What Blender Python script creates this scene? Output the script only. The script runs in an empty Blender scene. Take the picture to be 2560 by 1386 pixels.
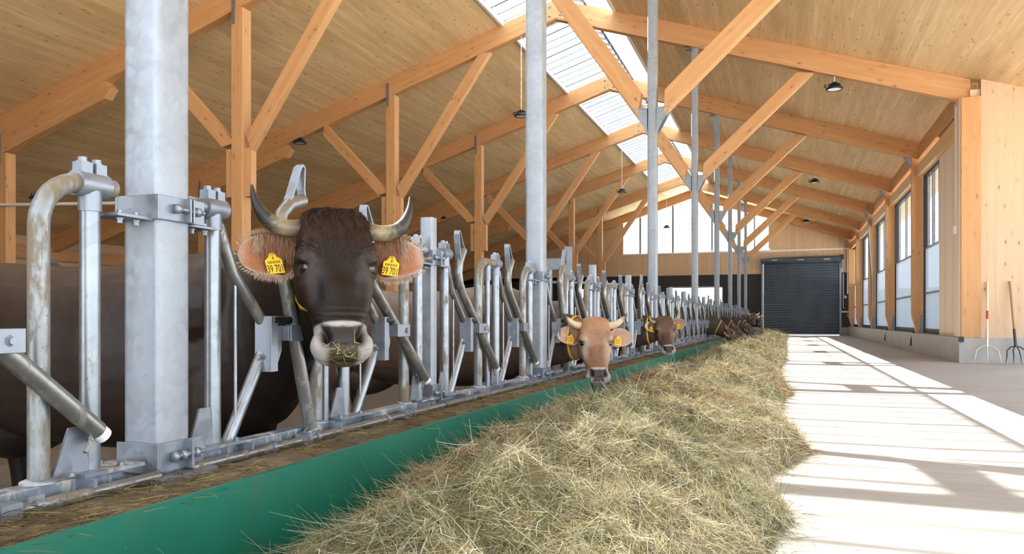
import bpy, bmesh, math, random
import numpy as np
from mathutils import Vector, Matrix, Euler

SC = bpy.context.scene
COL = SC.collection
random.seed(7)
RNG = np.random.default_rng(11)
PI = math.pi

# ------------------------------------------------------------------ camera, sky, sun, exposure
EYE = 0.815                                   # lens height above the feed alley
FPX, VX, VY = 1960.0, 1963.0, 801.0           # focal length and vanishing point of the alley in a 2560x1386 frame
YAW = math.atan((VX - 1280.0) / FPX)
cam_data = bpy.data.cameras.new('camera')
cam_data.sensor_width = 36.0
cam_data.lens = FPX / 2560.0 * 36.0
cam_data.shift_y = (VY - 693.0) / 2560.0
cam_data.clip_start = 0.05
cam_data.clip_end = 600
cam = bpy.data.objects.new('camera', cam_data)
COL.objects.link(cam)
cam.location = (0, 0, EYE)
cam.rotation_euler = (PI / 2, 0, YAW)
SC.camera = cam

world = bpy.data.worlds.new('sky')
SC.world = world
world.use_nodes = True
wt = world.node_tree
wt.nodes.clear()
w_out = wt.nodes.new('ShaderNodeOutputWorld')
w_bg = wt.nodes.new('ShaderNodeBackground')
w_tc = wt.nodes.new('ShaderNodeTexCoord')
w_sep = wt.nodes.new('ShaderNodeSeparateXYZ')
w_ramp = wt.nodes.new('ShaderNodeValToRGB')
w_ramp.color_ramp.elements[0].position = 0.0
w_ramp.color_ramp.elements[0].color = (0.84, 0.93, 1.0, 1)
w_ramp.color_ramp.elements[1].position = 0.6
w_ramp.color_ramp.elements[1].color = (0.55, 0.76, 1.0, 1)
wt.links.new(w_tc.outputs['Generated'], w_sep.inputs[0])
wt.links.new(w_sep.outputs['Z'], w_ramp.inputs[0])
wt.links.new(w_ramp.outputs[0], w_bg.inputs['Color'])
w_bg.inputs['Strength'].default_value = 1.3
wt.links.new(w_bg.outputs[0], w_out.inputs['Surface'])

sun_data = bpy.data.lights.new('sun', 'SUN')
sun_data.energy = 22.0
sun_data.angle = math.radians(0.53)
sun_data.color = (1.0, 0.95, 0.87)
sun = bpy.data.objects.new('sun', sun_data)
COL.objects.link(sun)
SUN_DIR = Vector((0.715, -0.24, -1.0)).normalized()      # the way the light travels
sun.rotation_euler = SUN_DIR.to_track_quat('-Z', 'Y').to_euler()
sun.location = (-30, 20, 40)

SC.view_settings.view_transform = 'Standard'
SC.view_settings.look = 'None'
SC.view_settings.gamma = 1.0
SC.view_settings.use_curve_mapping = False
SC.view_settings.exposure = 1.76
SC.cycles.use_denoising = True
SC.cycles.max_bounces = 10
SC.cycles.diffuse_bounces = 8
SC.cycles.glossy_bounces = 3
SC.cycles.transmission_bounces = 4
SC.cycles.transparent_max_bounces = 8
SC.cycles.caustics_reflective = False
SC.cycles.caustics_refractive = False
SC.cycles.sample_clamp_indirect = 10.0

# ------------------------------------------------------------------ helpers
def tag(o, label=None, cat=None, group=None, kind=None):
    if label: o['label'] = label
    if cat: o['category'] = cat
    if group: o['group'] = group
    if kind: o['kind'] = kind
    return o

def thing(name, label, cat, loc=(0, 0, 0), group=None):
    o = bpy.data.objects.new(name, None)
    COL.objects.link(o)
    o.empty_display_size = 0.1
    o.location = loc
    return tag(o, label, cat, group)

def wloc(o):
    v = Vector(o.location)
    p = o.parent
    while p:
        v = v + Vector(p.location)
        p = p.parent
    return v

class MB:
    """collects shapes of one part"""
    def __init__(self):
        self.v = []; self.f = []; self.sm = []; self.mk = []
    def mark(self):
        """the next shapes are a piece of their own"""
        self.mk.append((len(self.v), len(self.f))); return self
    def add(self, verts, faces, smooth=False):
        n = len(self.v)
        self.v.extend([tuple(x) for x in verts])
        self.f.extend([tuple(i + n for i in fc) for fc in faces])
        self.sm.extend([smooth] * len(faces))
        return self
    def box(self, c, size, rot=None):
        hx, hy, hz = size[0] / 2, size[1] / 2, size[2] / 2
        pts = [Vector((sx * hx, sy * hy, sz * hz)) for sx in (-1, 1) for sy in (-1, 1) for sz in (-1, 1)]
        if rot is not None: pts = [rot @ p for p in pts]
        c = Vector(c)
        return self.add([p + c for p in pts],
                        [(0, 1, 3, 2), (4, 6, 7, 5), (0, 4, 5, 1), (2, 3, 7, 6), (0, 2, 6, 4), (1, 5, 7, 3)])
    def box2(self, a, b):
        return self.box([(a[i] + b[i]) / 2 for i in range(3)], [abs(b[i] - a[i]) for i in range(3)])
    def tube(self, pts, r, seg=12, cap=True, rs=None):
        pts = [Vector(p) for p in pts]
        n = len(pts)
        verts = []; faces = []
        prev = None
        for i, p in enumerate(pts):
            if i == 0: t = pts[1] - pts[0]
            elif i == n - 1: t = pts[-1] - pts[-2]
            else: t = (pts[i + 1] - pts[i]).normalized() + (pts[i] - pts[i - 1]).normalized()
            t.normalize()
            if prev is None:
                up = Vector((0, 0, 1)) if abs(t.z) < 0.9 else Vector((1, 0, 0))
                a = t.cross(up).normalized()
            else:
                a = (prev - t * prev.dot(t)).normalized()
            prev = a
            b = t.cross(a)
            rr = rs[i] if rs else r
            for k in range(seg):
                an = 2 * PI * k / seg
                verts.append(p + a * (rr * math.cos(an)) + b * (rr * math.sin(an)))
        for i in range(n - 1):
            for k in range(seg):
                k2 = (k + 1) % seg
                faces.append((i * seg + k, i * seg + k2, (i + 1) * seg + k2, (i + 1) * seg + k))
        self.add(verts, faces, True)
        if cap:
            self.add(verts[:seg], [tuple(reversed(range(seg)))])
            self.add(verts[-seg:], [tuple(range(seg))])
        return self
    def prism(self, poly, axis, a, b):
        """poly: 2D points in the plane normal to axis (0:x -> (y,z), 1:y -> (x,z), 2:z -> (x,y))"""
        n = len(poly)
        def P(p, t):
            if axis == 0: return (t, p[0], p[1])
            if axis == 1: return (p[0], t, p[1])
            return (p[0], p[1], t)
        v = [P(p, a) for p in poly] + [P(p, b) for p in poly]
        f = [tuple(range(n)), tuple(reversed(range(n, 2 * n)))]
        for i in range(n):
            j = (i + 1) % n
            f.append((i, i + n, j + n, j))
        return self.add(v, f)
    def lathe(self, prof, c, seg=20, axis=(0, 0, 1)):
        """prof: (radius, height) pairs about an axis through c"""
        q = Vector((0, 0, 1)).rotation_difference(Vector(axis))
        c = Vector(c); v = []; f = []
        for r, h in prof:
            for k in range(seg):
                an = 2 * PI * k / seg
                v.append(c + q @ Vector((r * math.cos(an), r * math.sin(an), h)))
        for i in range(len(prof) - 1):
            for k in range(seg):
                k2 = (k + 1) % seg
                f.append((i * seg + k, i * seg + k2, (i + 1) * seg + k2, (i + 1) * seg + k))
        return self.add(v, f, True)
    def bolt(self, c, axis, r=0.009, h=0.008):
        self.lathe([(0, 0), (r * 1.35, 0), (r * 1.35, h * .25), (r, h * .25), (r, h), (0, h)], c, 6, axis)
        n = 30; self.sm[-n:] = [False] * n
        return self
    def shift(self, d):
        d = Vector(d)
        self.v = [tuple(Vector(p) + d) for p in self.v]
        return self
    def build_each(self, name, mat, parent=None, **kw):
        ends = self.mk[1:] + [(len(self.v), len(self.f))]
        out = []
        for (v0, f0), (v1, f1) in zip(self.mk, ends):
            if v1 == v0: continue
            m = MB(); m.v = self.v[v0:v1]; m.f = [tuple(i - v0 for i in fc) for fc in self.f[f0:f1]]; m.sm = self.sm[f0:f1]
            out.append(m.build(name, mat, parent, **kw))
        return out
    def build(self, name, mat, parent=None, world=False, bevel=0.0, kind=None, label=None, frame=None, origin=None):
        """world: the shapes are in world coordinates and get moved to the parent's frame; frame: a 4x4 that becomes the part's own axes"""
        me = bpy.data.meshes.new(name)
        vs = self.v
        o = bpy.data.objects.new(name, me)
        base = Vector((0, 0, 0))
        if parent is not None and world: base = wloc(parent)
        if frame is not None:
            inv = frame.inverted()
            vs = [tuple(inv @ Vector(p)) for p in vs]
        elif origin is not None:
            vs = [tuple(Vector(p) - Vector(origin)) for p in vs]
        elif base.length:
            vs = [tuple(Vector(p) - base) for p in vs]
        me.from_pydata(vs, [], self.f)
        me.polygons.foreach_set('use_smooth', self.sm)
        bm = bmesh.new(); bm.from_mesh(me)
        bmesh.ops.recalc_face_normals(bm, faces=bm.faces)
        bm.to_mesh(me); bm.free()
        if mat is not None: me.materials.append(mat)
        COL.objects.link(o)
        if parent is not None: o.parent = parent
        if frame is not None:
            M = frame.copy(); M.translation = M.translation - base
            o.matrix_basis = M
        elif origin is not None:
            o.location = Vector(origin) - base
        if bevel:
            bv = o.modifiers.new('bevel', 'BEVEL'); bv.width = bevel; bv.segments = 2; bv.limit_method = 'ANGLE'
        if kind: o['kind'] = kind
        if label: o['label'] = label
        return o

def beam(name, p0, p1, wid, dep, mat, parent=None, side=(0, 1, 0), bevel=0.008, kind=None, ends=None):
    """a timber from p0 to p1 whose own X runs along the grain; wid along `side`, dep across"""
    p0, p1 = Vector(p0), Vector(p1)
    ex = (p1 - p0).normalized()
    ey = Vector(side); ey = (ey - ex * ey.dot(ex)).normalized()
    ez = ex.cross(ey)
    M = Matrix((ex, ey, ez)).transposed().to_4x4(); M.translation = p0
    L = (p1 - p0).length
    m = MB()
    e0 = ends[0] if ends else (0, 0); e1 = ends[1] if ends else (0, 0)
    h = dep / 2; w = wid / 2
    loc = []
    for sy in (-w, w):
        loc += [Vector((e0[0], sy, -h)), Vector((L + e1[0], sy, -h)), Vector((L + e1[1], sy, h)), Vector((e0[1], sy, h))]
    m.add([M @ p for p in loc], [(0, 1, 2, 3), (7, 6, 5, 4), (0, 4, 5, 1), (1, 5, 6, 2), (2, 6, 7, 3), (3, 7, 4, 0)])
    return m.build(name, mat, parent, world=True, frame=M, bevel=bevel, kind=kind)

CHILD = {}
def copy_tree(o, parent=None):
    c = o.copy()
    COL.objects.link(c)
    c.parent = parent
    for ch in list(o.children):
        copy_tree(ch, c)
    return c

# ------------------------------------------------------------------ materials
def newmat(name):
    m = bpy.data.materials.new(name); m.use_nodes = True
    nt = m.node_tree; nt.nodes.clear()
    out = nt.nodes.new('ShaderNodeOutputMaterial')
    b = nt.nodes.new('ShaderNodeBsdfPrincipled')
    nt.links.new(b.outputs[0], out.inputs[0])
    return m, nt, b, out

class NT:
    def __init__(self, nt): self.nt = nt
    def n(self, t, **kw):
        x = self.nt.nodes.new(t)
        for k, v in kw.items(): setattr(x, k, v)
        return x
    def l(self, a, b): self.nt.links.new(a, b)
    def val(self, inp, v):
        if hasattr(v, 'is_output'): self.l(v, inp)
        else: inp.default_value = v
    def coord(self, which='Object'): return self.n('ShaderNodeTexCoord').outputs[which]
    def mapping(self, vec, scale=(1, 1, 1), loc=(0, 0, 0), rot=(0, 0, 0)):
        m = self.n('ShaderNodeMapping'); self.l(vec, m.inputs[0])
        self.val(m.inputs['Scale'], scale); self.val(m.inputs['Location'], loc); m.inputs['Rotation'].default_value = rot
        return m.outputs[0]
    def noise(self, vec, scale=5, detail=4, rough=.55, out='Fac'):
        x = self.n('ShaderNodeTexNoise'); self.l(vec, x.inputs['Vector'])
        x.inputs['Scale'].default_value = scale; x.inputs['Detail'].default_value = detail; x.inputs['Roughness'].default_value = rough
        return x.outputs[out]
    def voro(self, vec, scale=5, out='Distance', rnd=1.0):
        x = self.n('ShaderNodeTexVoronoi'); self.l(vec, x.inputs['Vector']); x.inputs['Scale'].default_value = scale
        x.inputs['Randomness'].default_value = rnd
        return x.outputs[out]
    def white(self, v, dim='1D'):
        x = self.n('ShaderNodeTexWhiteNoise'); x.noise_dimensions = dim
        self.l(v, x.inputs['W' if dim == '1D' else 'Vector']); return x.outputs['Value']
    def math(self, op, a, b=0.0, c=None, clamp=False):
        x = self.n('ShaderNodeMath'); x.operation = op; x.use_clamp = clamp
        self.val(x.inputs[0], a); self.val(x.inputs[1], b)
        if c is not None: self.val(x.inputs[2], c)
        return x.outputs[0]
    def mr(self, v, a, b, c=0.0, d=1.0, smooth=False):
        x = self.n('ShaderNodeMapRange'); self.l(v, x.inputs[0])
        for i, q in enumerate((a, b, c, d)): x.inputs[i + 1].default_value = q
        if smooth: x.interpolation_type = 'SMOOTHSTEP'
        return x.outputs[0]
    def ramp(self, v, stops):
        x = self.n('ShaderNodeValToRGB'); self.l(v, x.inputs[0])
        e = x.color_ramp.elements
        while len(e) < len(stops): e.new(0.5)
        for i, (p, c) in enumerate(stops):
            e[i].position = p; e[i].color = (c[0], c[1], c[2], 1)
        return x.outputs[0]
    def mix(self, f, a, b, mode='MIX'):
        x = self.n('ShaderNodeMix'); x.data_type = 'RGBA'; x.blend_type = mode
        self.val(x.inputs[0], f)
        for inp, v in ((x.inputs[6], a), (x.inputs[7], b)):
            if hasattr(v, 'is_output'): self.l(v, inp)
            else: inp.default_value = (v[0], v[1], v[2], 1)
        return x.outputs[2]
    def sep(self, v):
        x = self.n('ShaderNodeSeparateXYZ'); self.l(v, x.inputs[0]); return x.outputs
    def comb(self, a, b, c):
        x = self.n('ShaderNodeCombineXYZ')
        for i, q in enumerate((a, b, c)): self.val(x.inputs[i], q)
        return x.outputs[0]
    def bump(self, h, strength=.2, dist=.01):
        x = self.n('ShaderNodeBump'); self.l(h, x.inputs['Height'])
        x.inputs['Strength'].default_value = strength; x.inputs['Distance'].default_value = dist
        return x.outputs[0]

def plain(name, col, rough=.5, metal=0.0, spec=.5):
    m, nt, b, out = newmat(name)
    b.inputs['Base Color'].default_value = (*col, 1); b.inputs['Roughness'].default_value = rough; b.inputs['Metallic'].default_value = metal
    b.inputs['Specular IOR Level'].default_value = spec
    return m

def wood(name, light, dark, along=0, plank=None, knots=.5, rough=.55, plank_axis=1, contrast=1.0, knot_col=(.16, .06, .02), stain=0.0):
    """along: the coordinate that follows the grain; plank: board width across plank_axis"""
    m, nt, b, out = newmat(name); N = NT(nt)
    co = N.coord()
    rnd = N.n('ShaderNodeObjectInfo').outputs['Random']
    off = N.comb(N.math('MULTIPLY', rnd, 37.0), N.math('MULTIPLY', rnd, 91.0), N.math('MULTIPLY', rnd, 53.0))
    va = N.n('ShaderNodeVectorMath'); va.operation = 'ADD'; N.l(co, va.inputs[0]); N.l(off, va.inputs[1])
    vec = va.outputs[0]
    if plank:
        s = N.sep(co)
        q = N.math('DIVIDE', s[plank_axis], plank)
        idx = N.math('FLOOR', q); fr = N.math('FRACT', q)
        pr = N.white(idx)
        sh = N.math('MULTIPLY', pr, 23.0)
        va2 = N.n('ShaderNodeVectorMath'); va2.operation = 'ADD'; N.l(vec, va2.inputs[0])
        cc = [0, 0, 0]; cc[along] = sh
        N.l(N.comb(*cc), va2.inputs[1]); vec = va2.outputs[0]
    sc = [9.0, 9.0, 9.0]; sc[along] = .55
    g1 = N.noise(N.mapping(vec, tuple(sc)), 1.6, 5, .6)
    sc2 = [70.0, 70.0, 70.0]; sc2[along] = 1.5
    g2 = N.noise(N.mapping(vec, tuple(sc2)), 1.0, 2, .5)
    f = N.math('ADD', N.math('MULTIPLY', g1, .75), N.math('MULTIPLY', g2, .25))
    f = N.mr(f, .5 - .22 / contrast, .5 + .22 / contrast)
    c = N.mix(f, dark, light)
    if plank:
        c = N.mix(N.mr(pr, 0, 1, 0, .35), c, tuple(x * .72 for x in dark))
        edge = N.math('LESS_THAN', N.math('MINIMUM', fr, N.math('SUBTRACT', 1.0, fr)), .018)
        c = N.mix(N.math('MULTIPLY', edge, .22), c, tuple(x * .35 for x in dark))
    if knots:
        ks = [7.5, 7.5, 7.5]; ks[along] = 2.6
        kv = N.mapping(vec, tuple(k_ * 1.25 for k_ in ks))
        d = N.voro(kv, 1.0)
        sel = N.math('GREATER_THAN', N.sep(N.voro(kv, 1.0, 'Color'))[0], 1.0 - knots)
        k = N.math('MULTIPLY', N.mr(d, .05, .15, 1, 0, True), sel)
        c = N.mix(N.math('MULTIPLY', k, .9), c, knot_col)
        halo = N.math('MULTIPLY', N.mr(d, .1, .42, 1, 0, True), sel)
        c = N.mix(N.math('MULTIPLY', halo, .25), c, tuple(x * .6 for x in dark))
    if stain:
        st = [1.3, 1.3, 1.3]; st[along] = .25
        sn = N.mr(N.noise(N.mapping(co, tuple(st)), 1.0, 3, .6), .5, .72)
        c = N.mix(N.math('MULTIPLY', sn, stain), c, tuple(x * .62 for x in dark))
    N.l(c, b.inputs['Base Color'])
    b.inputs['Roughness'].default_value = rough
    b.inputs['Specular IOR Level'].default_value = .3
    N.l(N.bump(f, .12, .004), b.inputs['Normal'])
    return m

def steel(name, base=(.60, .63, .68), rough=.42, metal=.55, spangle=1.0, dirt=0.0, dirt_col=(.16, .11, .06), sc=26.0):
    m, nt, b, out = newmat(name); N = NT(nt)
    co = N.coord()
    rnd = N.n('ShaderNodeObjectInfo').outputs['Random']
    va = N.n('ShaderNodeVectorMath'); va.operation = 'ADD'; N.l(co, va.inputs[0])
    N.l(N.comb(N.math('MULTIPLY', rnd, 17.0), N.math('MULTIPLY', rnd, 7.0), N.math('MULTIPLY', rnd, 29.0)), va.inputs[1])
    vec = va.outputs[0]
    v = N.sep(N.voro(vec, sc, 'Color'))[0]
    n = N.noise(vec, 6, 5, .65)
    f = N.math('ADD', N.math('MULTIPLY', v, .45 * spangle), N.math('MULTIPLY', n, 1 - .45 * spangle))
    c = N.mix(N.mr(f, .25, .8), tuple(x * .78 for x in base), tuple(min(1, x * 1.15) for x in base))
    if dirt:
        dn = N.noise(N.mapping(vec, (14, 14, 5)), 1.0, 6, .7)
        dm = N.mr(dn, .62 - dirt * .22, .72 - dirt * .22)
        sp = N.math('LESS_THAN', N.voro(vec, 38.0), .1)
        dm = N.math('MAXIMUM', dm, N.math('MULTIPLY', sp, dirt))
        c = N.mix(N.math('MULTIPLY', dm, .85), c, dirt_col)
        N.l(N.math('MULTIPLY', N.math('SUBTRACT', 1.0, dm), metal), b.inputs['Metallic'])
        N.l(N.math('ADD', N.math('MULTIPLY', dm, .4), rough), b.inputs['Roughness'])
        N.l(N.bump(dm, .3, .002), b.inputs['Normal'])
    else:
        b.inputs['Metallic'].default_value = metal
        N.l(N.mr(v, 0, 1, rough - .07, rough + .1), b.inputs['Roughness'])
    N.l(c, b.inputs['Base Color'])
    return m

M = {}
M['glulam'] = wood('glulam_timber', (.64, .36, .17), (.52, .255, .10), along=0, knots=.6, contrast=1.0)
M['brace'] = wood('brace_timber', (.65, .37, .18), (.53, .265, .105), along=0, knots=.7, contrast=1.0)
M['ceiling'] = wood('ceiling_boards', (.88, .655, .395), (.71, .46, .215), along=1, plank=.115, plank_axis=0, knots=.6, stain=.6, contrast=1.3)
M['wallboard'] = wood('wall_boards', (.70, .50, .335), (.60, .40, .245), along=2, plank=.14, plank_axis=0, knots=.5, contrast=.9)
M['paleboard'] = wood('pale_boards', (.80, .66, .52), (.73, .57, .42), along=2, plank=.3, plank_axis=1, knots=.12, contrast=.7)
M['litbeam'] = wood('lit_timber', (.74, .50, .26), (.64, .38, .16), along=0, knots=.2, contrast=.7)  # header timber toned paler for the light falling on it
M['galv'] = steel('galvanised_steel', (.25, .275, .32), .40, .6, .8)
M['column'] = steel('galvanised_column', (.30, .325, .365), .46, .4, .6, sc=38.0)
M['tube'] = steel('galvanised_tube', (.265, .285, .315), .36, .75, .6, dirt=.12)
M['dirty'] = steel('dirty_tube', (.25, .26, .265), .40, .6, .6, dirt=.75)
M['arm'] = steel('worn_tube', (.26, .26, .255), .34, .75, .6, dirt=.35)
M['rail'] = steel('dusty_rail', (.26, .29, .34), .38, .6, .6, dirt=.5, dirt_col=(.42, .38, .30))
M['rubber'] = plain('black_rubber', (.012, .012, .013), .5)
M['nylon'] = plain('white_nylon', (.75, .76, .77), .4)
M['lampblack'] = plain('black_lamp_housing', (.012, .012, .014), .4)
M['lampglass'] = plain('lamp_diffuser', (.85, .87, .88), .25)
M['chain'] = plain('white_chain', (.75, .73, .68), .5)
M['black'] = plain('black_wall_panel', (.020, .017, .018), .6)
M['frame'] = plain('black_window_frame', (.014, .014, .015), .5)
M['white_trim'] = plain('white_plastic', (.78, .77, .74), .5)
M['yellow'] = plain('yellow_plastic', (.85, .62, .02), .45)
M['red'] = plain('red_paint', (.45, .03, .03), .5)
# ------------------------------------------------------------------ more materials for the shell
def concrete(name, col, dark, scale=1.2, rough=.8, fine=.5, bump=.08):
    m, nt, b, out = newmat(name); N = NT(nt)
    co = N.coord()
    a = N.noise(co, scale, 6, .62)
    s = N.noise(N.mapping(co, (1.0, 5.0, 1.0)), scale * 2.2, 4, .6)
    g = N.noise(co, 90, 3, .6)
    f = N.math('ADD', N.math('MULTIPLY', a, .6), N.math('MULTIPLY', s, .4))
    c = N.mix(N.mr(f, .38, .64), dark, col)
    c = N.mix(N.math('MULTIPLY', N.mr(g, .35, .75), .12 * fine), c, tuple(x * .45 for x in col))
    pits = N.math('MULTIPLY', N.math('LESS_THAN', N.voro(co, 9.0), .035), .5)
    c = N.mix(pits, c, tuple(x * .4 for x in col))
    N.l(c, b.inputs['Base Color'])
    N.l(N.mr(a, .3, .7, rough - .12, rough + .08), b.inputs['Roughness'])
    N.l(N.bump(g, bump, .004), b.inputs['Normal'])
    b.inputs['Specular IOR Level'].default_value = .35
    return m
M['floor'] = concrete('concrete_floor', (.40, .38, .36), (.32, .302, .28), .9)
M['plinth'] = concrete('concrete_plinth', (.46, .445, .42), (.36, .345, .32), 1.6)
M['curbtop'] = concrete('dirty_curb_concrete', (.24, .19, .125), (.08, .06, .036), 7.0, .9, 1.0, .4)
M['stall'] = concrete('stall_floor', (.13, .105, .08), (.07, .055, .04), 2.0)

def green_paint():
    m, nt, b, out = newmat('green_epoxy'); N = NT(nt); co = N.coord()
    a = N.noise(co, 2.2, 4, .6)
    c = N.mix(N.mr(a, .35, .65), (.006, .125, .080), (.009, .150, .098))
    chips = N.math('LESS_THAN', N.voro(co, 17.0), .045)
    sel = N.math('GREATER_THAN', N.noise(co, 5.0, 2, .5), .53)
    c = N.mix(N.math('MULTIPLY', chips, sel), c, (.35, .36, .33))
    spk = N.math('LESS_THAN', N.voro(N.mapping(co, (1, 1, 1), (3.1, 1.7, .4)), 24.0), .05)
    c = N.mix(N.math('MULTIPLY', spk, .6), c, (.012, .03, .02))
    dirt = N.mr(N.noise(N.mapping(co, (1, 1.5, .35)), 3.5, 5, .65), .56, .78)
    c = N.mix(N.math('MULTIPLY', dirt, .5), c, (.07, .10, .06))
    N.l(c, b.inputs['Base Color'])
    b.inputs['Roughness'].default_value = .42
    N.l(N.bump(N.noise(co, 35, 3, .6), .08, .003), b.inputs['Normal'])
    return m
M['green'] = green_paint()

def panel_mat(name, trans, tint, rough=.4, milky=.6):
    """plastic sheet: part of the light goes straight through, part is scattered"""
    m, nt, b, out = newmat(name); N = NT(nt)
    t = N.n('ShaderNodeBsdfTransparent'); t.inputs[0].default_value = (*tint, 1)
    d = N.n('ShaderNodeBsdfTranslucent'); d.inputs[0].default_value = (*tint, 1)
    e = N.n('ShaderNodeBsdfDiffuse'); e.inputs[0].default_value = (*tint, 1)
    a = N.n('ShaderNodeMixShader'); a.inputs[0].default_value = milky
    N.l(d.outputs[0], a.inputs[1]); N.l(e.outputs[0], a.inputs[2])
    x = N.n('ShaderNodeMixShader'); x.inputs[0].default_value = trans
    N.l(a.outputs[0], x.inputs[1]); N.l(t.outputs[0], x.inputs[2])
    N.l(x.outputs[0], out.inputs[0]); nt.nodes.remove(b)
    return m
M['milky'] = panel_mat('milky_skylight', .42, (.95, .97, .98), milky=.93)
M['glass'] = None
def glass_mat():
    m, nt, b, out = newmat('window_glass'); N = NT(nt)
    t = N.n('ShaderNodeBsdfTransparent'); t.inputs[0].default_value = (.93, .96, .97, 1)
    g = N.n('ShaderNodeBsdfGlossy'); g.inputs['Roughness'].default_value = .02
    f = N.n('ShaderNodeLayerWeight'); f.inputs[0].default_value = .08
    x = N.n('ShaderNodeMixShader'); N.l(N.math('MULTIPLY', f.outputs['Facing'], .10), x.inputs[0]); N.l(t.outputs[0], x.inputs[1]); N.l(g.outputs[0], x.inputs[2])
    N.l(x.outputs[0], out.inputs[0]); nt.nodes.remove(b)
    return m
M['glass'] = glass_mat()
def curtain_mat():
    m, nt, b, out = newmat('wind_mesh_curtain'); N = NT(nt); co = N.coord()
    z = N.sep(co)[2]
    w = N.math('FRACT', N.math('MULTIPLY', z, 26.0))
    ln = N.mr(N.math('ABSOLUTE', N.math('SUBTRACT', w, .5)), .25, .5)
    wob = N.noise(N.mapping(co, (1, 2.5, .5)), 2.0, 3, .5)
    c = N.mix(N.math('MULTIPLY', ln, .5), (.25, .27, .315), (.15, .17, .21))
    c = N.mix(N.math('MULTIPLY', wob, .3), c, (.31, .33, .37))
    d = N.n('ShaderNodeBsdfTranslucent'); N.l(c, d.inputs[0])
    e = N.n('ShaderNodeBsdfDiffuse'); N.l(c, e.inputs[0])
    t = N.n('ShaderNodeBsdfTransparent')
    a = N.n('ShaderNodeMixShader'); a.inputs[0].default_value = .5; N.l(d.outputs[0], a.inputs[1]); N.l(e.outputs[0], a.inputs[2])
    x = N.n('ShaderNodeMixShader'); x.inputs[0].default_value = .06; N.l(a.outputs[0], x.inputs[1]); N.l(t.outputs[0], x.inputs[2])
    N.l(x.outputs[0], out.inputs[0]); nt.nodes.remove(b)
    return m
M['curtain'] = curtain_mat()
def shutter_mat():
    m, nt, b, out = newmat('slate_roller_door'); N = NT(nt); co = N.coord()
    n = N.noise(N.mapping(co, (1, 1, .4)), 1.5, 4, .6)
    c = N.mix(N.mr(n, .35, .65), (.060, .080, .105), (.085, .105, .13))
    N.l(c, b.inputs['Base Color']); b.inputs['Roughness'].default_value = .36; b.inputs['Metallic'].default_value = .15
    return m
M['shutter'] = shutter_mat()
def meadow_mat():
    m, nt, b, out = newmat('meadow'); N = NT(nt); co = N.coord()
    n = N.noise(co, .25, 6, .6)
    N.l(N.mix(N.mr(n, .35, .65), (.022, .034, .012), (.032, .042, .018)), b.inputs['Base Color']); b.inputs['Roughness'].default_value = .9
    return m
M['meadow'] = meadow_mat()

# ------------------------------------------------------------------ barn geometry (metres; x across, y along the alley, z up from the alley floor)
G = 45.2                         # far gable wall
RX, RZ, SL = -4.95, 7.685, 0.32  # ridge line: x, underside of the rafters at the ridge, slope
RD = 0.45                        # rafter depth, measured upright
TY = [11.6, 17.3, 23.1, 28.8, 34.5, 40.3]      # truss planes
def rz(x): return RZ - SL * abs(x - RX)        # underside of rafter
XL, XR = -21.0, 4.75             # roof edges
XRN = 6.2                        # right roof edge near the camera
YW = 17.1                        # the wall with the forks
SKL, SKR0, SKR1 = -6.25, -4.30, -3.58
SKE = G - 3.2                    # end of the skylight          # skylight: left edge, right end of the milky panel, right edge

# ground outside and floors
MB().add([(-140, -120, -.35), (140, -120, -.35), (140, 220, -.35), (-140, 220, -.35)], [(0, 1, 2, 3)]).build('ground', M['meadow'], kind='structure')
M['bounce'] = concrete('pale_bounce_ground', (.50, .48, .44), (.42, .40, .36), .5)  # unseen pale ground added to bounce sunlight up onto the roof
slabs = MB(); slabs.box2((-40, -45, -.6), (45, -4.0, -.05)); slabs.box2((7.5, -4.0, -.6), (45, 47, -.05))
slabs.box2((-40, 47, -.6), (45, 55, -.05)); slabs.build('ground_bounce', M['bounce'], kind='structure')
MB().box2((-1.5, -4, -.3), (7.5, 47, 0)).build('floor', M['floor'], kind='structure')
MB().box2((XL + .5, -4, -.6), (-2.06, G, -.33)).build('floor', M['stall'], kind='structure').name = 'floor_stalls'
# feed curb with a green coat on the face and on the strip of floor in front of it
cb = MB().box2((-2.06, -4, -.4), (-1.502, 44.6, .335))
cb.build('feed_curb', M['curbtop'], kind='structure')
gp = MB(); gp.box2((-1.502, -4, 0.004), (-1.485, 44.6, .352)); gp.box2((-1.488, -4, -.02), (-.72, 44.6, .004))
gp.build('feed_curb_coating', M['green'], kind='structure')

# roof decks
def deck(name, x0, x1, y0, y1, mat):
    z = lambda x: rz(x) + RD
    v = []
    for t in (0, .16):
        v += [(x0, y0, z(x0) + t), (x1, y0, z(x1) + t), (x1, y1, z(x1) + t), (x0, y1, z(x0) + t)]
    return MB().add(v, [(3, 2, 1, 0), (4, 5, 6, 7), (0, 1, 5, 4), (1, 2, 6, 5), (2, 3, 7, 6), (3, 0, 4, 7)]).build(name, mat, kind='structure')
deck('ceiling', XL, SKL, -4, G + .6, M['ceiling']).name = 'ceiling_left'
deck('ceiling', SKR1, XRN, -4, YW + .1, M['ceiling']).name = 'ceiling_right_near'
deck('ceiling', SKR1, XR, YW + .1, G + .6, M['ceiling']).name = 'ceiling_right'
dk = deck('ceiling', SKL, RX, SKE, G + .6, M['paleboard']); dk.name = 'ceiling_ridge_left'
dk = deck('ceiling', RX, SKR1, SKE, G + .6, M['paleboard']); dk.name = 'ceiling_ridge_right'

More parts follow.
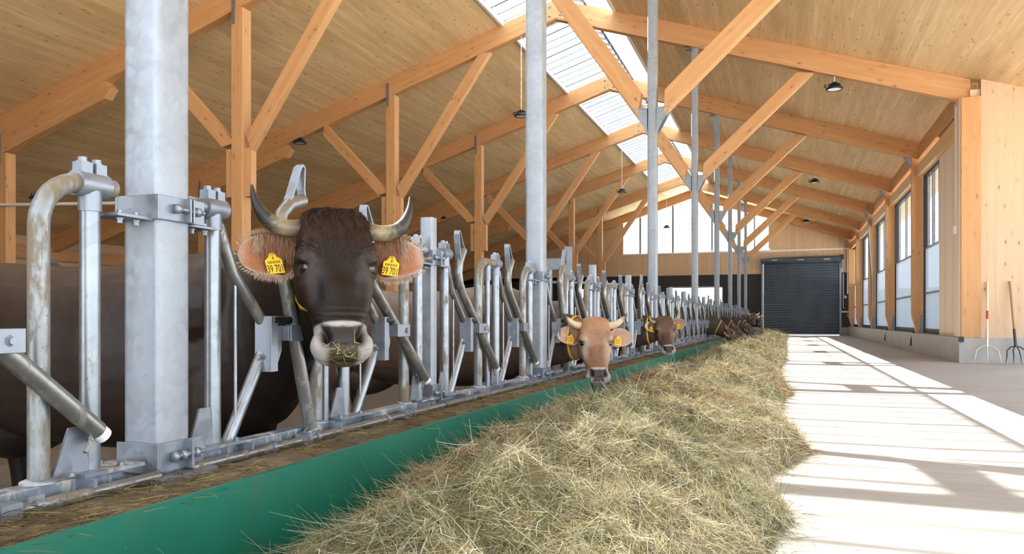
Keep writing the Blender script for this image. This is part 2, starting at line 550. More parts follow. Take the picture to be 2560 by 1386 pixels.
# ridge skylight: milky sheets, cross bars, pale curb boards; open strip with thin wires on the right
def sky_z(x): return rz(x) + RD + .10 + .0
sl = thing('ridge_skylight', 'long milky ridge skylight with thin dark cross bars between the two roof slopes', 'skylight', (RX, 20, RZ + RD))
def sheet(x0, x1):
    m = MB(); y0, y1 = -4, SKE
    v = []
    for t in (0.0, .03):
        v += [(x0, y0, sky_z(x0) + t), (x1, y0, sky_z(x1) + t), (x1, y1, sky_z(x1) + t), (x0, y1, sky_z(x0) + t)]
    return m.add(v, [(3, 2, 1, 0), (4, 5, 6, 7), (0, 1, 5, 4), (1, 2, 6, 5), (2, 3, 7, 6), (3, 0, 4, 7)])
sheet(SKL, RX).build('milky_sheet', M['milky'], sl, world=True)
sheet(RX, SKR0).build('milky_sheet', M['milky'], sl, world=True)
M['bar'] = plain('skylight_bar', (.33, .36, .40), .5, .3)
nb = int((SKE + 4) / .42); hid = MB()
for i in range(nb):
    y = -4 + .42 * i + .2; m = hid if nb - i > 98 else MB()
    w = .030 if i % 3 else .055
    # one bent bar over both slopes
    z = lambda x, d: sky_z(x) - .03 + d
    m.prism([(SKL, z(SKL, -.025)), (RX, z(RX, -.025)), (SKR0, z(SKR0, -.025)), (SKR0, z(SKR0, .025)), (RX, z(RX, .025)), (SKL, z(SKL, .025))], 1, y - w / 2, y + w / 2)
    if m is not hid: m.build('cross_bar', M['bar'], sl, world=True)
hid.build('cross_bars', M['bar'], sl, world=True, kind='stuff')
cbd = MB(); cbd.box2((SKL - .02, -4, rz(SKL) + RD - .05), (SKL + .05, SKE, sky_z(SKL) + .06))
cbd.build('curb_board', M['white_trim'], sl, world=True)
cbd = MB(); cbd.box2((SKR1 - .04, -4, rz(SKR1) + RD - .03), (SKR1 + .02, SKE, sky_z(SKR1) + .05))
cbd.build('curb_board', M['white_trim'], sl, world=True)
cbd = MB(); cbd.box2((SKR0 - .03, -4, sky_z(SKR0) - .02), (SKR0 + .03, SKE, sky_z(SKR0) + .06))
cbd.build('edge_rail', M['galv'], sl, world=True)
for i in range(10, 36):
    y = -3.5 + 1.3 * i
    if y + 1 > SKE: break
    MB().tube([(SKR0, y, sky_z(SKR0) + .03), (SKR1, y + .55, sky_z(SKR1) + .03)], .006, 4, False).build('brace_wire', M['bar'], sl, world=True)
    MB().tube([(SKL + .1, y + .3, sky_z(SKL) - .05), (RX - .1, y + .9, sky_z(RX) - .08)], .005, 4, False).build('brace_wire', M['bar'], sl, world=True)

# far gable wall
gw = MB()
def gtop(x): return rz(x) + RD + .02
# timber band right over the roller door and left of the glazed middle, down to the black panels
def gpoly(pts, y0=G, y1=G + .2): gw.prism(pts, 1, y0, y1)
gpoly([(XL, 3.36), (-8.9, 3.36), (-8.9, gtop(-8.9)), (XL, gtop(XL))])
gpoly([(-8.9, 3.36), (-1.15, 3.36), (-1.15, 4.60), (-8.9, 4.60)])
gpoly([(-.86, 3.96), (3.6, 3.96), (3.6, gtop(3.6)), (-.86, gtop(-.86))])
gpoly([(-1.15, 3.96), (-.86, 3.96), (-.86, 4.60), (-1.15, 4.60)])
gpoly([(2.75, 3.36), (3.6, 3.36), (3.6, 3.96), (2.75, 3.96)])
gw.build('wall_far', M['wallboard'], kind='structure')
bw = MB()
LW = [(-6.25, -3.27, 1.42, 2.72), (-11.6, -10.1, 1.42, 2.72)]        # low windows in the black band
xs = [XL, LW[1][0], LW[1][1], LW[0][0], LW[0][1], -1.15]
for i in range(5):
    if i in (1, 3):
        bw.box2((xs[i], G, .43), (xs[i + 1], G + .2, 1.42)); bw.box2((xs[i], G, 2.72), (xs[i + 1], G + .2, 3.36))
    else: bw.box2((xs[i], G, .43), (xs[i + 1], G + .2, 3.36))
bw.box2((2.75, G, .43), (3.6, G + .2, 3.36))
bw.build('wall_far', M['black'], kind='structure').name = 'wall_far_black'
pw = MB(); pw.box2((XL, G - .03, -.3), (-1.15, G + .22, .43)); pw.box2((2.75, G - .03, -.3), (3.6, G + .22, .43))
pw.build('baseboard_far', M['plinth'], kind='structure')
for i, (x0, x1, z0, z1) in enumerate(LW):
    wd = thing('window_%d' % (i + 1), None, None, ((x0 + x1) / 2, G, z0)); wd['kind'] = 'structure'
    fm = MB()
    for a, b_ in (((x0, z0), (x1, z0 + .06)), ((x0, z1 - .08), (x1, z1)), ((x0, z0), (x0 + .06, z1)), ((x1 - .06, z0), (x1, z1)), (((x0 + x1) / 2 - .02, z0), ((x0 + x1) / 2 + .02, z1))):
        fm.box2((a[0], G - .03, a[1]), (b_[0], G + .12, b_[1]))
    fm.build('window_frame', M['galv'], wd, world=True)
    MB().box2((x0, G + .05, z0), (x1, G + .06, z1)).build('window_pane', M['glass'], wd, world=True)
# glazed middle of the gable: sill, mullions, pane
wd = thing('window_3', None, None, (-4.9, G, 4.6)); wd['kind'] = 'structure'
MB().box2((-8.95, G - .04, 4.58), (3.18, G + .0, 4.66)).build('window_sill', M['white_trim'], wd, world=True)
for x, w in ((-7.92, .10), (-6.05, .10), (-3.88, .09), (-1.60, .07)):
    MB().box2((x - w / 2, G + .03, 4.6), (x + w / 2, G + .15, gtop(x) - .3)).build('mullion', M['galv'], wd, world=True)
MB().prism([(-8.9, 4.6), (-.86, 4.6), (-.86, gtop(-.86)), (RX, gtop(RX)), (-8.9, gtop(-8.9))], 1, G + .16, G + .17).build('window_pane', M['glass'], wd, world=True)

# right wall: plinth, windows, curtains
pl = MB(); pl.box2((3.15, YW - .08, -.2), (3.75, G, .475)); pl.box2((3.75, YW - .08, -.2), (XRN + .3, YW + .5, .475))
pl.build('baseboard_right', M['plinth'], kind='structure')
# pale boarding beside the corner and near wall facing the camera
MB().box2((3.36, YW + .05, .475), (3.55, 20.35, 5.25)).build('wall_right', M['paleboard'], kind='structure')
nw = MB(); nw.prism([(3.53, .475), (XRN + .3, .475), (XRN + .3, rz(XRN + .3) + RD + .02), (3.53, rz(3.53) + RD + .02)], 1, YW - .02, YW + .25)
nw.build('wall_near', M['wallboard'], kind='structure')
WY = [20.35] + [TY[k] for k in range(2, 6)] + [G]
for i in range(5):
    y0 = WY[i] + (.16 if i else 0); y1 = WY[i + 1] - .16
    wd = thing('window_%d' % (4 + i), None, None, (3.46, (y0 + y1) / 2, .48)); wd['kind'] = 'structure'
    fm = MB()
    fm.box2((3.42, y0, .48), (3.52, y1, .60)); fm.box2((3.42, y0, 4.52), (3.52, y1, 4.60))
    fm.box2((3.42, y0, .48), (3.52, y0 + .07, 4.6)); fm.box2((3.42, y1 - .10, .48), (3.52, y1, 4.6))
    fm.build('window_frame', M['frame'], wd, world=True)
    for zr in (1.49, 2.66): MB().box2((3.43, y0, zr), (3.50, y1, zr + .04)).build('curtain_rod', M['galv'], wd, world=True)
    for f in (.28, .62, .9):
        yy = y0 + (y1 - y0) * f; MB().box2((3.47, yy - .05, 2.7), (3.53, yy + .05, 4.55)).build('window_bar', M['galv'], wd, world=True)
    MB().box2((3.49, y0, 2.68), (3.495, y1, 4.56)).build('window_pane', M['glass'], wd, world=True)
    cu = MB(); n = 40; v = []; f = []
    for j in range(n + 1):
        yy = y0 + (y1 - y0) * j / n; xx = 3.455 + .008 * math.sin(j * 1.9)
        v += [(xx, yy, .55), (xx + .004, yy, 2.67)]
    f = [(2 * j, 2 * j + 2, 2 * j + 3, 2 * j + 1) for j in range(n)]
    cu.add(v, f, True).build('mesh_curtain', M['curtain'], wd, world=True)
    beam('trim_%d' % (i + 1), (3.42, WY[i] - (3.2 if i == 0 else 0), 4.74), (3.42, WY[i + 1], 4.74), .30, .30, M['litbeam'], side=(1, 0, 0), kind='structure')
beam('trim_6', (3.40, YW + .2, 5.22), (3.40, G, 5.22), .22, .34, M['glulam'], side=(1, 0, 0), kind='structure')
MB().box2((XL + .55, -4, -.6), (XL + .68, G, rz(XL + .7) + .44)).build('wall_left', M['wallboard'], kind='structure')
# left eave beam and short wall far on the left
beam('trim_7', (XL + .7, -4, rz(XL + .7) - .02), (XL + .7, G, rz(XL + .7) - .02), .2, .40, M['glulam'], side=(1, 0, 0), kind='structure')

# roller door
dr = thing('roller_door', 'big dark slate roller door with horizontal ribs in the far wall', 'roller door', (.8, G - .1, 0))
X0, X1, Z1 = -1.12, 2.72, 3.98
n = 30
pts = [(G - .10 - .020 * math.cos(2 * PI * i / 8) - .008 * math.cos(4 * PI * i / 8), .06 + (Z1 - .06) * i / (n * 8)) for i in range(n * 8 + 1)]
v = [(X0, y, z) for y, z in pts] + [(X1, y, z) for y, z in pts]
k = len(pts)
MB().add(v, [(i, i + 1, k + i + 1, k + i) for i in range(k - 1)], True).build('curtain', M['shutter'], dr, world=True)
bx = MB(); bx.prism([(G - .03, 3.86), (G - .40, 3.92), (G - .46, 4.02), (G - .44, 4.14), (G - .34, 4.22), (G - .03, 4.25)], 0, X0 - .12, X1 + .06)
hb = bx.build('shutter_box', M['shutter'], dr, world=True)
for xx in (-.55, .78, 2.10):
    MB().box2((xx - .15, G - .462, 4.045), (xx + .15, G - .445, 4.075)).build('light_strip', M['white_trim'], hb, world=False, label='pale strip on shutter box').location = -wloc(hb)
for xx in (X0 - .06, X1 + .05):
    MB().box2((xx - .05, G - .16, 0), (xx + .05, G - .02, 3.95)).build('guide_rail', M['galv'], dr, world=True)
MB().box2((X0, G - .15, .03), (X1, G - .09, .09)).build('bottom_bar', M['galv'], dr, world=True)
MB().box2((X1 + .08, G - .35, 4.02), (X1 + .20, G - .1, 4.30)).build('motor', M['lampblack'], dr, world=True)
for s in (-1, 1):
    xx = X0 - .16 if s < 0 else X1 + .13
    MB().box2((xx - .02, G - .3, 3.6), (xx + .02, G - .02, 4.1)).build('side_bracket', M['galv'], dr, world=True)
# conduits, switch box, white bracket beside the door
t = thing('cable_conduit', 'white cable conduit running over and down beside the roller door', 'conduit', (3.12, G, 2.5))
MB().tube([(-1.3, G - .035, 4.55), (3.12, G - .035, 4.60), (3.12, G - .035, 2.2)], .03, 8).build('pipe', M['white_trim'], t, world=True)
MB().tube([(2.92, G - .02, 3.3), (2.92, G - .03, 1.55), (2.94, G - .03, 1.46), (2.97, G - .03, 1.44)], .02, 8).build('pipe', M['white_trim'], t, world=True)
t = thing('door_control', 'black control box with a white switch beside the roller door', 'control box', (3.0, G, 1.6))
MB().box2((3.00, G - .14, 1.58), (3.16, G, 1.95)).build('box', M['lampblack'], t, world=True)
MB().box2((2.96, G - .1, 1.98), (3.08, G - .02, 2.12)).build('switch', M['white_trim'], t, world=True)
t = thing('wall_hydrant', 'white bracket with a red hanging handle low beside the roller door', 'bracket', (3.0, G, 1.3))
MB().box2((2.82, G - .1, 1.22), (3.16, G - .02, 1.30)).build('bracket', M['white_trim'], t, world=True)
MB().lathe([(0, -.15), (.04, -.13), (.05, 0), (.03, .06), (0, .07)], (3.1, G - .08, 1.12), 10).build('handle', M['red'], t, world=True)

# the barn's near end: unseen timber wall added to darken the left roof, the alley end stands open
MB().box2((XL, -4.2, -.6), (-7.0, -4.0, rz(-7.0) + RD)).build('wall_back_shade', M['wallboard'], kind='structure')
# rising meadow beyond the far gable
hv = []; hf = []
for j in range(25):
    for i in range(31):
        x = -110 + 8 * i; y = 56 + 5 * j
        hv.append((x, y, -.35 + 6.2 * (1 - math.cos(min(1, j / 20) * PI)) / 2 * (1 + .12 * math.sin(x * .04))))
for j in range(24):
    for i in range(30):
        q = j * 31 + i; hf.append((q, q + 1, q + 32, q + 31))
MB().add(hv, hf, True).build('hill', M['meadow'], kind='structure')
# ------------------------------------------------------------------ roof trusses
def ordinal(n): return ['zeroth', 'first', 'second', 'third', 'fourth', 'fifth', 'sixth', 'seventh', 'eighth', 'ninth', 'tenth', 'eleventh', 'twelfth', 'thirteenth', 'fourteenth', 'fifteenth', 'sixteenth', 'seventeenth', 'eighteenth', 'nineteenth', 'twentieth', 'twenty-first', 'twenty-second', 'twenty-third', 'twenty-fourth', 'twenty-fifth', 'twenty-sixth'][n]

def rafter(y, xa, xb, parent, w=.20):
    """one slope from x=xa to x=xb (towards the ridge), plumb cut"""
    p = [(xa, rz(xa)), (xb, rz(xb)), (xb, rz(xb) + RD), (xa, rz(xa) + RD)]
    d = Vector((xb - xa, 0, rz(xb) - rz(xa))).normalized()
    ey = Vector((0, 1, 0)); ez = d.cross(ey)
    F = Matrix((d, ey, ez)).transposed().to_4x4(); F.translation = Vector((xa, y, rz(xa)))
    m = MB().prism(p, 1, y - w / 2, y + w / 2)
    return m.build('rafter', M['glulam'], parent, world=True, frame=F, bevel=.008)

TL = {1: 'orange rafter pair reaching the wall with the forks, bolted ridge joint in view',
      2: 'second orange rafter pair counted from the wall with the forks',
      3: 'third orange rafter pair counted from the wall with the forks, middle of the barn',
      4: 'third last orange rafter pair before the far gable',
      5: 'second last orange rafter pair before the far gable, over the end of the skylight',
      6: 'last orange rafter pair, lying against the far gable glazing',
      0: 'orange timber rafter crossing the upper left corner, its spliced beam end in view',
      -1: 'orange rafter pair above the second steel column, casting a shadow on the alley floor'}
def truss(k, y, right=3.38):
    t = thing('roof_truss', TL[k], 'roof truss', (RX, y, RZ), 'timber rafter pairs under the roof')
    rafter(y, XL, RX, t); rafter(y, right, RX, t)
    rp = MB(); bl = MB()
    rp.prism([(RX - .30, rz(RX - .30) + .03), (RX, RZ + .03), (RX + .30, rz(RX + .30) + .03), (RX + .30, rz(RX + .3) + RD - .03), (RX, RZ + RD - .03), (RX - .30, rz(RX - .3) + RD - .03)], 1, y - .112, y - .098)
    for dx in (-.13, .13):
        for dz in (.12, .33):
            bl.mark(); bl.lathe([(0, 0), (.035, 0), (.032, .012), (0, .014)], (RX + dx, y - .112, rz(RX + dx) + dz), 10, (0, -1, 0))
    pt = rp.build('ridge_plate', M['brace'], t, world=True)
    bl.build_each('bolt_head', M['galv'], pt, world=True)
    if k <= 5:
        # spliced reinforcing beam under the left slope, out beyond the outer post
        for xa, xb, nm in ((-18.6, -12.2, 'splice_beam'),):
            h = .34
            p = [(xa, rz(xa) - h), (xb, rz(xb) - h), (xb + .16, rz(xb) - h * .45), (xb, rz(xb)), (xa, rz(xa))]
            d = Vector((xb - xa, 0, rz(xb) - rz(xa))).normalized()
            F = Matrix((d, Vector((0, 1, 0)), d.cross(Vector((0, 1, 0))))).transposed().to_4x4(); F.translation = Vector((xa, y, rz(xa)))
            s = MB().prism(p, 1, y - .10, y + .10).build(nm, M['glulam'], t, world=True, frame=F, bevel=.01)
            if k > 1: continue
            b2 = MB()
            for i in range(8):
                xx = -17.8 + i * .72
                b2.mark(); b2.lathe([(0, 0), (.02, 0), (.02, .012), (0, .012)], (xx, y, rz(xx) - h), 8, (0, 0, -1))
            b2.build_each('screw_head', M['galv'], t, world=True)
    return t
truss(-1, 5.87)
for k, y in enumerate(TY): truss(k, y)
truss(6, G - .12, 3.5)

# ------------------------------------------------------------------ timber posts with V braces inside the cow area
PX = -9.15
PL = ['timber post with V braces nearest the camera, left of the dark cow', 'timber post with V braces behind the dark cow\'s left horn side',
      'second timber post with V braces behind the fence, right of the dark cow', 'third timber post with V braces, counted back from the dark cow',
      'fourth timber post with V braces, counted back from the dark cow', 'last timber post with V braces before the far gable']
PL[0] = 'timber post with V braces left of the dark cow\'s head, nearest of its row'
PL[1] = 'timber post with V braces rising right behind the dark cow\'s right horn'
PL[2] = 'timber post with V braces between the dark cow and the second steel column'
def brace(p0, p1, parent, w=.16, d=.24, e0=(0, 0), e1=(0, 0)):
    return beam('brace', p0, p1, w, d, M['brace'], parent, bevel=.008, ends=(e0, e1))
def timber_post(k, y):
    t = thing('timber_post', PL[k], 'timber post', (PX, y, 0), 'braced timber posts of the cow area')
    z1 = rz(PX)
    beam('post', (PX, y, -.1), (PX, y, z1), .24, .24, M['brace'], t)
    for s in (-1, 1):
        xb = PX + s * .195
        beam('bearing_block', (xb, y, 3.0), (xb, y, 3.86), .15, .15, M['brace'], t)
    pl = MB().box2((PX - .10, y - .135, z1 - .28), (PX - .04, y - .118, z1 + .30))
    pl.build('steel_strap', M['galv'], t, world=True)
    for s in (-1, 1):
        x0 = PX + s * .20; z0 = 3.92
        # top meets the rafter
        dx = 1.95 if s < 0 else 2.45
        x1 = PX + s * dx; z1_ = rz(x1) - .02
        brace((x0, y, z0), (x1, y, z1_), t, e0=(-.05, .1), e1=(.06, -.16) if s < 0 else (.1, -.05))
    return t
for k, y in enumerate(TY): timber_post(k, y)

OX = -14.85
for k, y in enumerate(TY[:4]):
    t = thing('timber_post', ['plain timber post at the far left edge behind the cow\'s back', 'plain timber post just right of the big steel column', 'plain outer timber post behind the dark cow\'s head', 'plain outer timber post deep in the cow area'][k], 'timber post', (OX, y, 0), 'outer timber posts of the cow area')
    beam('post', (OX, y, -.1), (OX, y, rz(OX) - .34), .22, .22, M['brace'], t)
    MB().box2((OX - .09, y - .125, rz(OX) - .62), (OX - .03, y - .108, rz(OX) + .05)).build('steel_strap', M['galv'], t, world=True)
    if k < 2:
        brace((OX - .1, y, 1.55), (OX - 1.9, y, rz(OX - 1.9) - .3), t)

# ------------------------------------------------------------------ steel columns on the feed fence
CX = -1.845
CY = [1.94, 5.87] + TY
def shs(m, x, y, z0, z1, s, r):
    """square hollow section with rounded edges"""
    p = []
    for cx, cy, a0 in ((1, 1, 0), (-1, 1, 90), (-1, -1, 180), (1, -1, 270)):
        for i in range(5):
            a = math.radians(a0 + 22.5 * i)
            p.append((x + cx * (s / 2 - r) + r * math.cos(a), y + cy * (s / 2 - r) + r * math.sin(a)))
    n = len(p)
    m.add([(q[0], q[1], z0) for q in p] + [(q[0], q[1], z1) for q in p], [(i, (i + 1) % n, n + (i + 1) % n, n + i) for i in range(n)], True)
    m.add([(q[0], q[1], z1) for q in p], [tuple(range(n))])
    m.add([(q[0], q[1], z0) for q in p], [tuple(range(n))])
    return m

def clamp(name, x, y, z, s, parent, h=.075, mat='galv', full=True):
    """two bent straps around a square post with flanges, bolts and carrying plates"""
    m = MB(); w = s / 2 + .005; t = .008
    m.box2((x + w, y - w, z - h / 2 + .0005), (x + w + t - .0005, y + w * .45, z + h / 2 - .0005))
    m.box2((x - w, y - w - t, z - h / 2), (x + w + t, y - w, z + h / 2))
    m.box2((x - w - t, y - w - t - .0005, z - h / 2 - .0005), (x - w, y + w + t + .0005, z + h / 2 + .0005))
    m.box2((x - w, y + w, z - h / 2), (x + w + t, y + w + t, z + h / 2))
    m.box2((x + w, y + w * .55, z - h / 2), (x + w + t + .0005, y + w + t + .03, z + h / 2 + .0004))
    m.box2((x + w, y + w * .36, z - h / 2), (x + w + .03, y + w * .4495, z + h / 2 - .001))
    m.box2((x + w, y + w * .55, z - h / 2), (x + w + .03, y + w * .6395, z + h / 2 - .001))
    m.box2((x - .05, y - w - .13, z - h / 2 - .004), (x + .055, y - w, z - h / 2 + .006))
    m.box2((x - .05, y + w, z - h / 2 - .004), (x + .055, y + w + .13, z - h / 2 + .006))
    c = m.build(name, M[mat], parent, world=True, bevel=.0015)
    b = MB()
    yb = y + w * .5
    b.mark(); b.tube([(x + w + .018, yb - .055, z), (x + w + .018, yb + .06, z)], .008, 8)
    b.lathe([(0, 0), (.016, 0), (.016, .014), (0, .014)], (x + w + .018, yb - .06, z), 6, (0, 1, 0))
    b.lathe([(0, 0), (.016, 0), (.016, .014), (0, .014)], (x + w + .018, yb + .026, z), 6, (0, 1, 0))
    if full:
        for dy in (-w - .10, -w - .04, w + .04, w + .10):
            b.mark(); b.bolt((x + .03, y + dy, z - h / 2 - .006), (0, 0, -1), .008, .016)
            b.mark(); b.bolt((x + .03, y + dy, z - h / 2 + .006), (0, 0, 1), .008, .010)
    b.build_each('bolt', M['galv'], c, world=True)
    return c

CL = ['thick grey steel column in the foreground, left of the dark cow\'s head', 'second grey steel column from the camera, tall and cut by the top of the picture',
      'third steel column from the camera, with steel wings carrying two big timber braces', 'fourth steel column from the camera, with V braces',
      'fifth steel column from the camera, with V braces', 'sixth steel column from the camera, with V braces',
      'second last steel column of the fence row, with V braces', 'last steel column of the fence row, nearest the roller door']
for k, y in enumerate(CY):
    t = thing('steel_column', CL[k], 'steel column', (CX, y, .33), 'steel columns standing in the feed fence')
    z1 = rz(CX) if k != 0 else 6.4
    shs(MB(), CX, y, .30, z1, .14, .022).build('shaft', M['column'], t, world=True)
    cap = MB().box2((CX - .2, y - .10, z1 - .015), (CX + .2, y + .10, z1)); cap.build('cap_plate', M['galv'], t, world=True)
    bp = MB().box2((CX - .10, y - .12, .335), (CX + .13, y + .12, .35)); bp.build('base_plate', M['galv'], t, world=True)
    clamp('clamp', CX, y, 1.155, .14, t, full=k < 3)
    lc = MB(); w = .075
    lc.box2((CX - w, y - w - .01, .355), (CX + w + .008, y - w, .445)); lc.box2((CX + w, y - w, .3555), (CX + w + .0075, y + w + .035, .4445))
    lc.box2((CX + w, y + .03, .355), (CX + w + .035, y + .04, .445))
    lo = lc.build('clamp', M['galv'], t, world=True, bevel=.0015)
    bb = MB(); bb.mark(); bb.tube([(CX + w + .02, y - .03, .40), (CX + w + .02, y + .085, .40)], .009, 8)
    for dy in (-.035, .0, .055): bb.lathe([(0, 0), (.017, 0), (.017, .015), (0, .015)], (CX + w + .02, y + dy, .40), 6, (0, 1, 0))
    bb.build_each('bolt', M['galv'], lo, world=True)
    if k >= 1:
        zb = 3.92
        for s in (-1, 1):
            g = MB(); x0 = CX + s * .07
            g.mark(); g.prism([(x0, zb), (x0 + s * .20, zb), (x0, zb - .36)], 1, y - .09, y - .078)
            g.mark(); g.prism([(x0, zb), (x0 + s * .20, zb), (x0, zb - .36)], 1, y + .078, y + .09)
            g.mark(); g.prism([(x0, zb), (x0 + s * .21, zb), (x0 + s * .21, zb + .012), (x0, zb + .012)], 1, y - .10, y + .10)
            g.build_each('brace_wing', M['galv'], t, world=True)
        # braces: right one to the right slope, left one up to the ridge
        brace((CX + .20, y, zb + .10), (.42, y, rz(.42) - .02), t, .19, .25, (-.16, .1), (.06, -.15))
        brace((CX - .20, y, zb + .10), (-4.55, y, rz(-4.55) + .05), t, .19, .25, (.1, -.16), (.0, .0))

# ------------------------------------------------------------------ posts of the right wall
WLb = ['deep orange wall post at the corner beside the wall with the forks', 'deep orange wall post between the first two tall windows', 'third deep wall post counted from the corner by the forks',
       'fourth deep wall post counted from the corner by the forks', 'fifth deep wall post, with a grey cable leaning across it', 'last wall post beside the roller door']
WPY = TY[1:] + [G - .25]
for k, y in enumerate(WPY):
    t = thing('wall_post', WLb[k], 'wall post', (3.3, y, .475), 'deep timber posts along the right wall')
    x0, x1 = (3.155, 3.47) if k else (3.19, 3.53)
    zt = rz(3.2) + .02
    if k == 0:
        beam('post', ((x0 + x1) / 2, y - .12, .475), ((x0 + x1) / 2, y - .12, zt), .26, x1 - x0, M['glulam'], t)
        MB().box2((x0 - .02, y - .2, .5), (x0, y + .3, zt)).build('edge_board', M['paleboard'], t, world=True)
    else:
        F = Matrix(((0, 0, 1), (0, 1, 0), (-1, 0, 0))).transposed().to_4x4()
        F = Matrix((Vector((0, 0, 1)), Vector((0, 1, 0)), Vector((-1, 0, 0)))).transposed().to_4x4(); F.translation = Vector((x1, y, .475))
        MB().prism([(x1, .475), (x0 + .12, .46), (x0, .95), (x0, zt), (x1, zt)], 1, y - .10, y + .10).build('post', M['glulam'], t, world=True, frame=F, bevel=.008)
        MB().box2((x1 - .12, y - .112, .475), (x1 - .05, y - .10, .95)).build('foot_plate', M['galv'], t, world=True)
        MB().prism([(x0, zt - .22), (x0, zt), (x0 - .20, zt + .07)], 1, y - .1, y + .1).build('knee_plate', M['galv'], t, world=True)
# cables hanging out under two posts, leaning cable
for k, y in ((2, TY[2]), (3, TY[3])):
    tag(MB().tube([(3.20, y - .05, .50), (3.17, y - .08, .42), (3.14, y - .08, .28), (3.13, y - .10, .14)], .022, 8).build('cable_end', M['rubber']),
        'black cable end hanging over the plinth under the %s wall post from the corner' % ('second' if k == 2 else 'third'), 'cable', 'cable ends hanging over the plinth')
tag(MB().tube([(3.13, TY[4] - .2, 5.45), (3.16, TY[4] - .13, 4.4), (3.22, TY[4] - .12, 3.4), (3.30, TY[4] - .12, 2.2), (3.26, TY[4] - .13, 1.2), (3.24, TY[4] - .12, .62)], .03, 8).build('hanging_cable', M['column']),
    'grey cable hanging down across the fourth wall post from the corner', 'cable')
tag(MB().box2((3.14, YW - .14, .40), (3.22, YW - .05, .50)).build('anchor_block', M['rubber']), 'small black block at the corner of the concrete plinth', 'block')
tg = thing('pull_cord', 'thin white pull cord with a small box on the corner post', 'cord', (3.17, YW + .2, 2.6))
MB().tube([(3.165, YW + .3, 5.0), (3.165, YW + .3, 2.65)], .012, 6).build('cord', M['white_trim'], tg, world=True)
MB().box2((3.12, YW + .24, 2.5), (3.17, YW + .36, 2.66)).build('box', M['white_trim'], tg, world=True)

# ------------------------------------------------------------------ lamps
def lamp(x, y, z, top, label):
    t = thing('pendant_lamp', label, 'lamp', (x, y, z), 'black round pendant lamps')
    R = .16
    MB().lathe([(0, .13), (.05, .13), (.06, .10), (.07, .07), (.10, .06), (.13, .035), (R, .02), (R + .01, 0), (R, -.02), (R - .025, -.02), (R - .03, -.005), (0, -.005)], (0, 0, 0), 24).build('housing', M['lampblack'], t)
    MB().lathe([(0, -.012), (R - .03, -.012)], (0, 0, 0), 24).build('diffuser', M['lampglass'], t)
    star = []
    for i in range(24):
        a = 2 * PI * i / 24; r_ = .118 if i % 2 else .082
        star.append((r_ * math.cos(a), r_ * math.sin(a)))
    MB().prism(star, 2, .045, .098).build('cooling_fins', M['lampblack'], t)
    MB().tube([(-.13, 0, .02), (-.19, 0, .05), (-.19, 0, .09), (-.14, 0, .08)], .012, 6).build('bracket', M['lampblack'], t)
    if top > .3:
        ch = MB()
        n = int(top / .09)
        for i in range(n):
            z0 = .13 + (top - .13) * i / n
            ch.box((0, 0, z0 + .045), (.022 if i % 2 else .010, .010 if i % 2 else .022, .085))
        ch.build('chain', M['chain'], t)
    else:
        MB().tube([(0, 0, .12), (0, 0, top)], .012, 6).build('hook', M['chain'], t)
    return t
e = EYE
lamp(-5.80, 17.3, 4.76 + e, rz(-5.80) - 4.76 - e, 'round black lamp on a long white chain just left of the second steel column')
lamp(-5.72, 28.8, 4.75 + e, rz(-5.72) - 4.75 - e, 'round black lamp on a long white chain, left of the third steel column')
lamp(-5.70, 40.3, 4.72 + e, rz(-5.7) - 4.72 - e, 'small dark lamp far back in front of the gable glazing')
for (x, y, lb) in ((.95, 17.3, 'black lamp close under the nearest right rafter, largest on the right'), (.95, 28.8, 'black lamp under the right slope, middle of the three'), (.95, 40.3, 'black lamp under the right slope, nearest the roller door')):
    zz = rz(x) - .25
    lamp(x, y, zz, .25, lb)
lamp(-11.75, 17.2, 4.55 + e, .14, 'black lamp under the left roof beside the dark cow\'s left horn')
lamp(-12.9, 28.8, 4.08 + e, .2, 'small black lamp under the left roof between the first two braced posts')
lamp(-14.0, 11.6, 2.42 + e, .15, 'black lamp low at the left edge behind the first bent tube')
tag(MB().tube([(-15.6, 11.45, 2.34 + e), (-9.4, 11.45, 2.10 + e)], .035, 8).build('conduit_pipe', M['white_trim']), 'white conduit pipe running level at the left edge behind the fence', 'pipe')
# pitchforks leaning on the near wall
def fork(name, x, handle, tines, n, wdt, label, red):
    y0, y1 = YW - .30, YW - .05; L = 1.55
    t = thing('pitchfork', label, 'pitchfork', (x, y0, 0), 'pitchforks leaning on the near wall')
    def P(s, dx=0): return Vector((x + .06 * s * (1 if red else -1) + dx, y0 + (y1 - y0) * s, L * s))
    MB().tube([P(.27), P(.6), P(1.0)], .019, 10).build('handle', handle, t, world=True)
    MB().tube([P(.20), P(.42)], .024, 10).build('ferrule', tines, t, world=True)
    for i in range(n):
        f = (i / (n - 1) - .5) * 2
        MB().tube([P(.22), P(.20, f * wdt * .5), P(.16, f * wdt * .9) + Vector((0, -.02, 0)), P(.09, f * wdt * 1.0) + Vector((0, -.05, 0)), P(.0, f * wdt * 1.15) + Vector((0, -.02, .01))], .010, 6, rs=[.012, .012, .011, .010, .005]).build('tine', tines, t, world=True)
    if red: MB().tube([P(.54), P(.64)], .0205, 10).build('sticker', M['red'], t, world=True)
M['ash'] = wood('pale_handle', (.80, .62, .42), (.70, .50, .30), along=2, knots=0)
M['oldwood'] = wood('brown_handle', (.42, .23, .10), (.30, .15, .06), along=2, knots=0)
M['tine_pale'] = plain('pale_fork_steel', (.62, .55, .45), .45, .4)
M['tine_dark'] = plain('dark_fork_steel', (.05, .045, .045), .45, .5)
fork('a', 3.57, M['ash'], M['tine_pale'], 3, .20, 'pitchfork with pale handle and three bright tines leaning on the plank wall', True)
fork('b', 4.06, M['oldwood'], M['tine_dark'], 4, .165, 'pitchfork with brown handle and dark curved tines leaning on the plank wall', False)
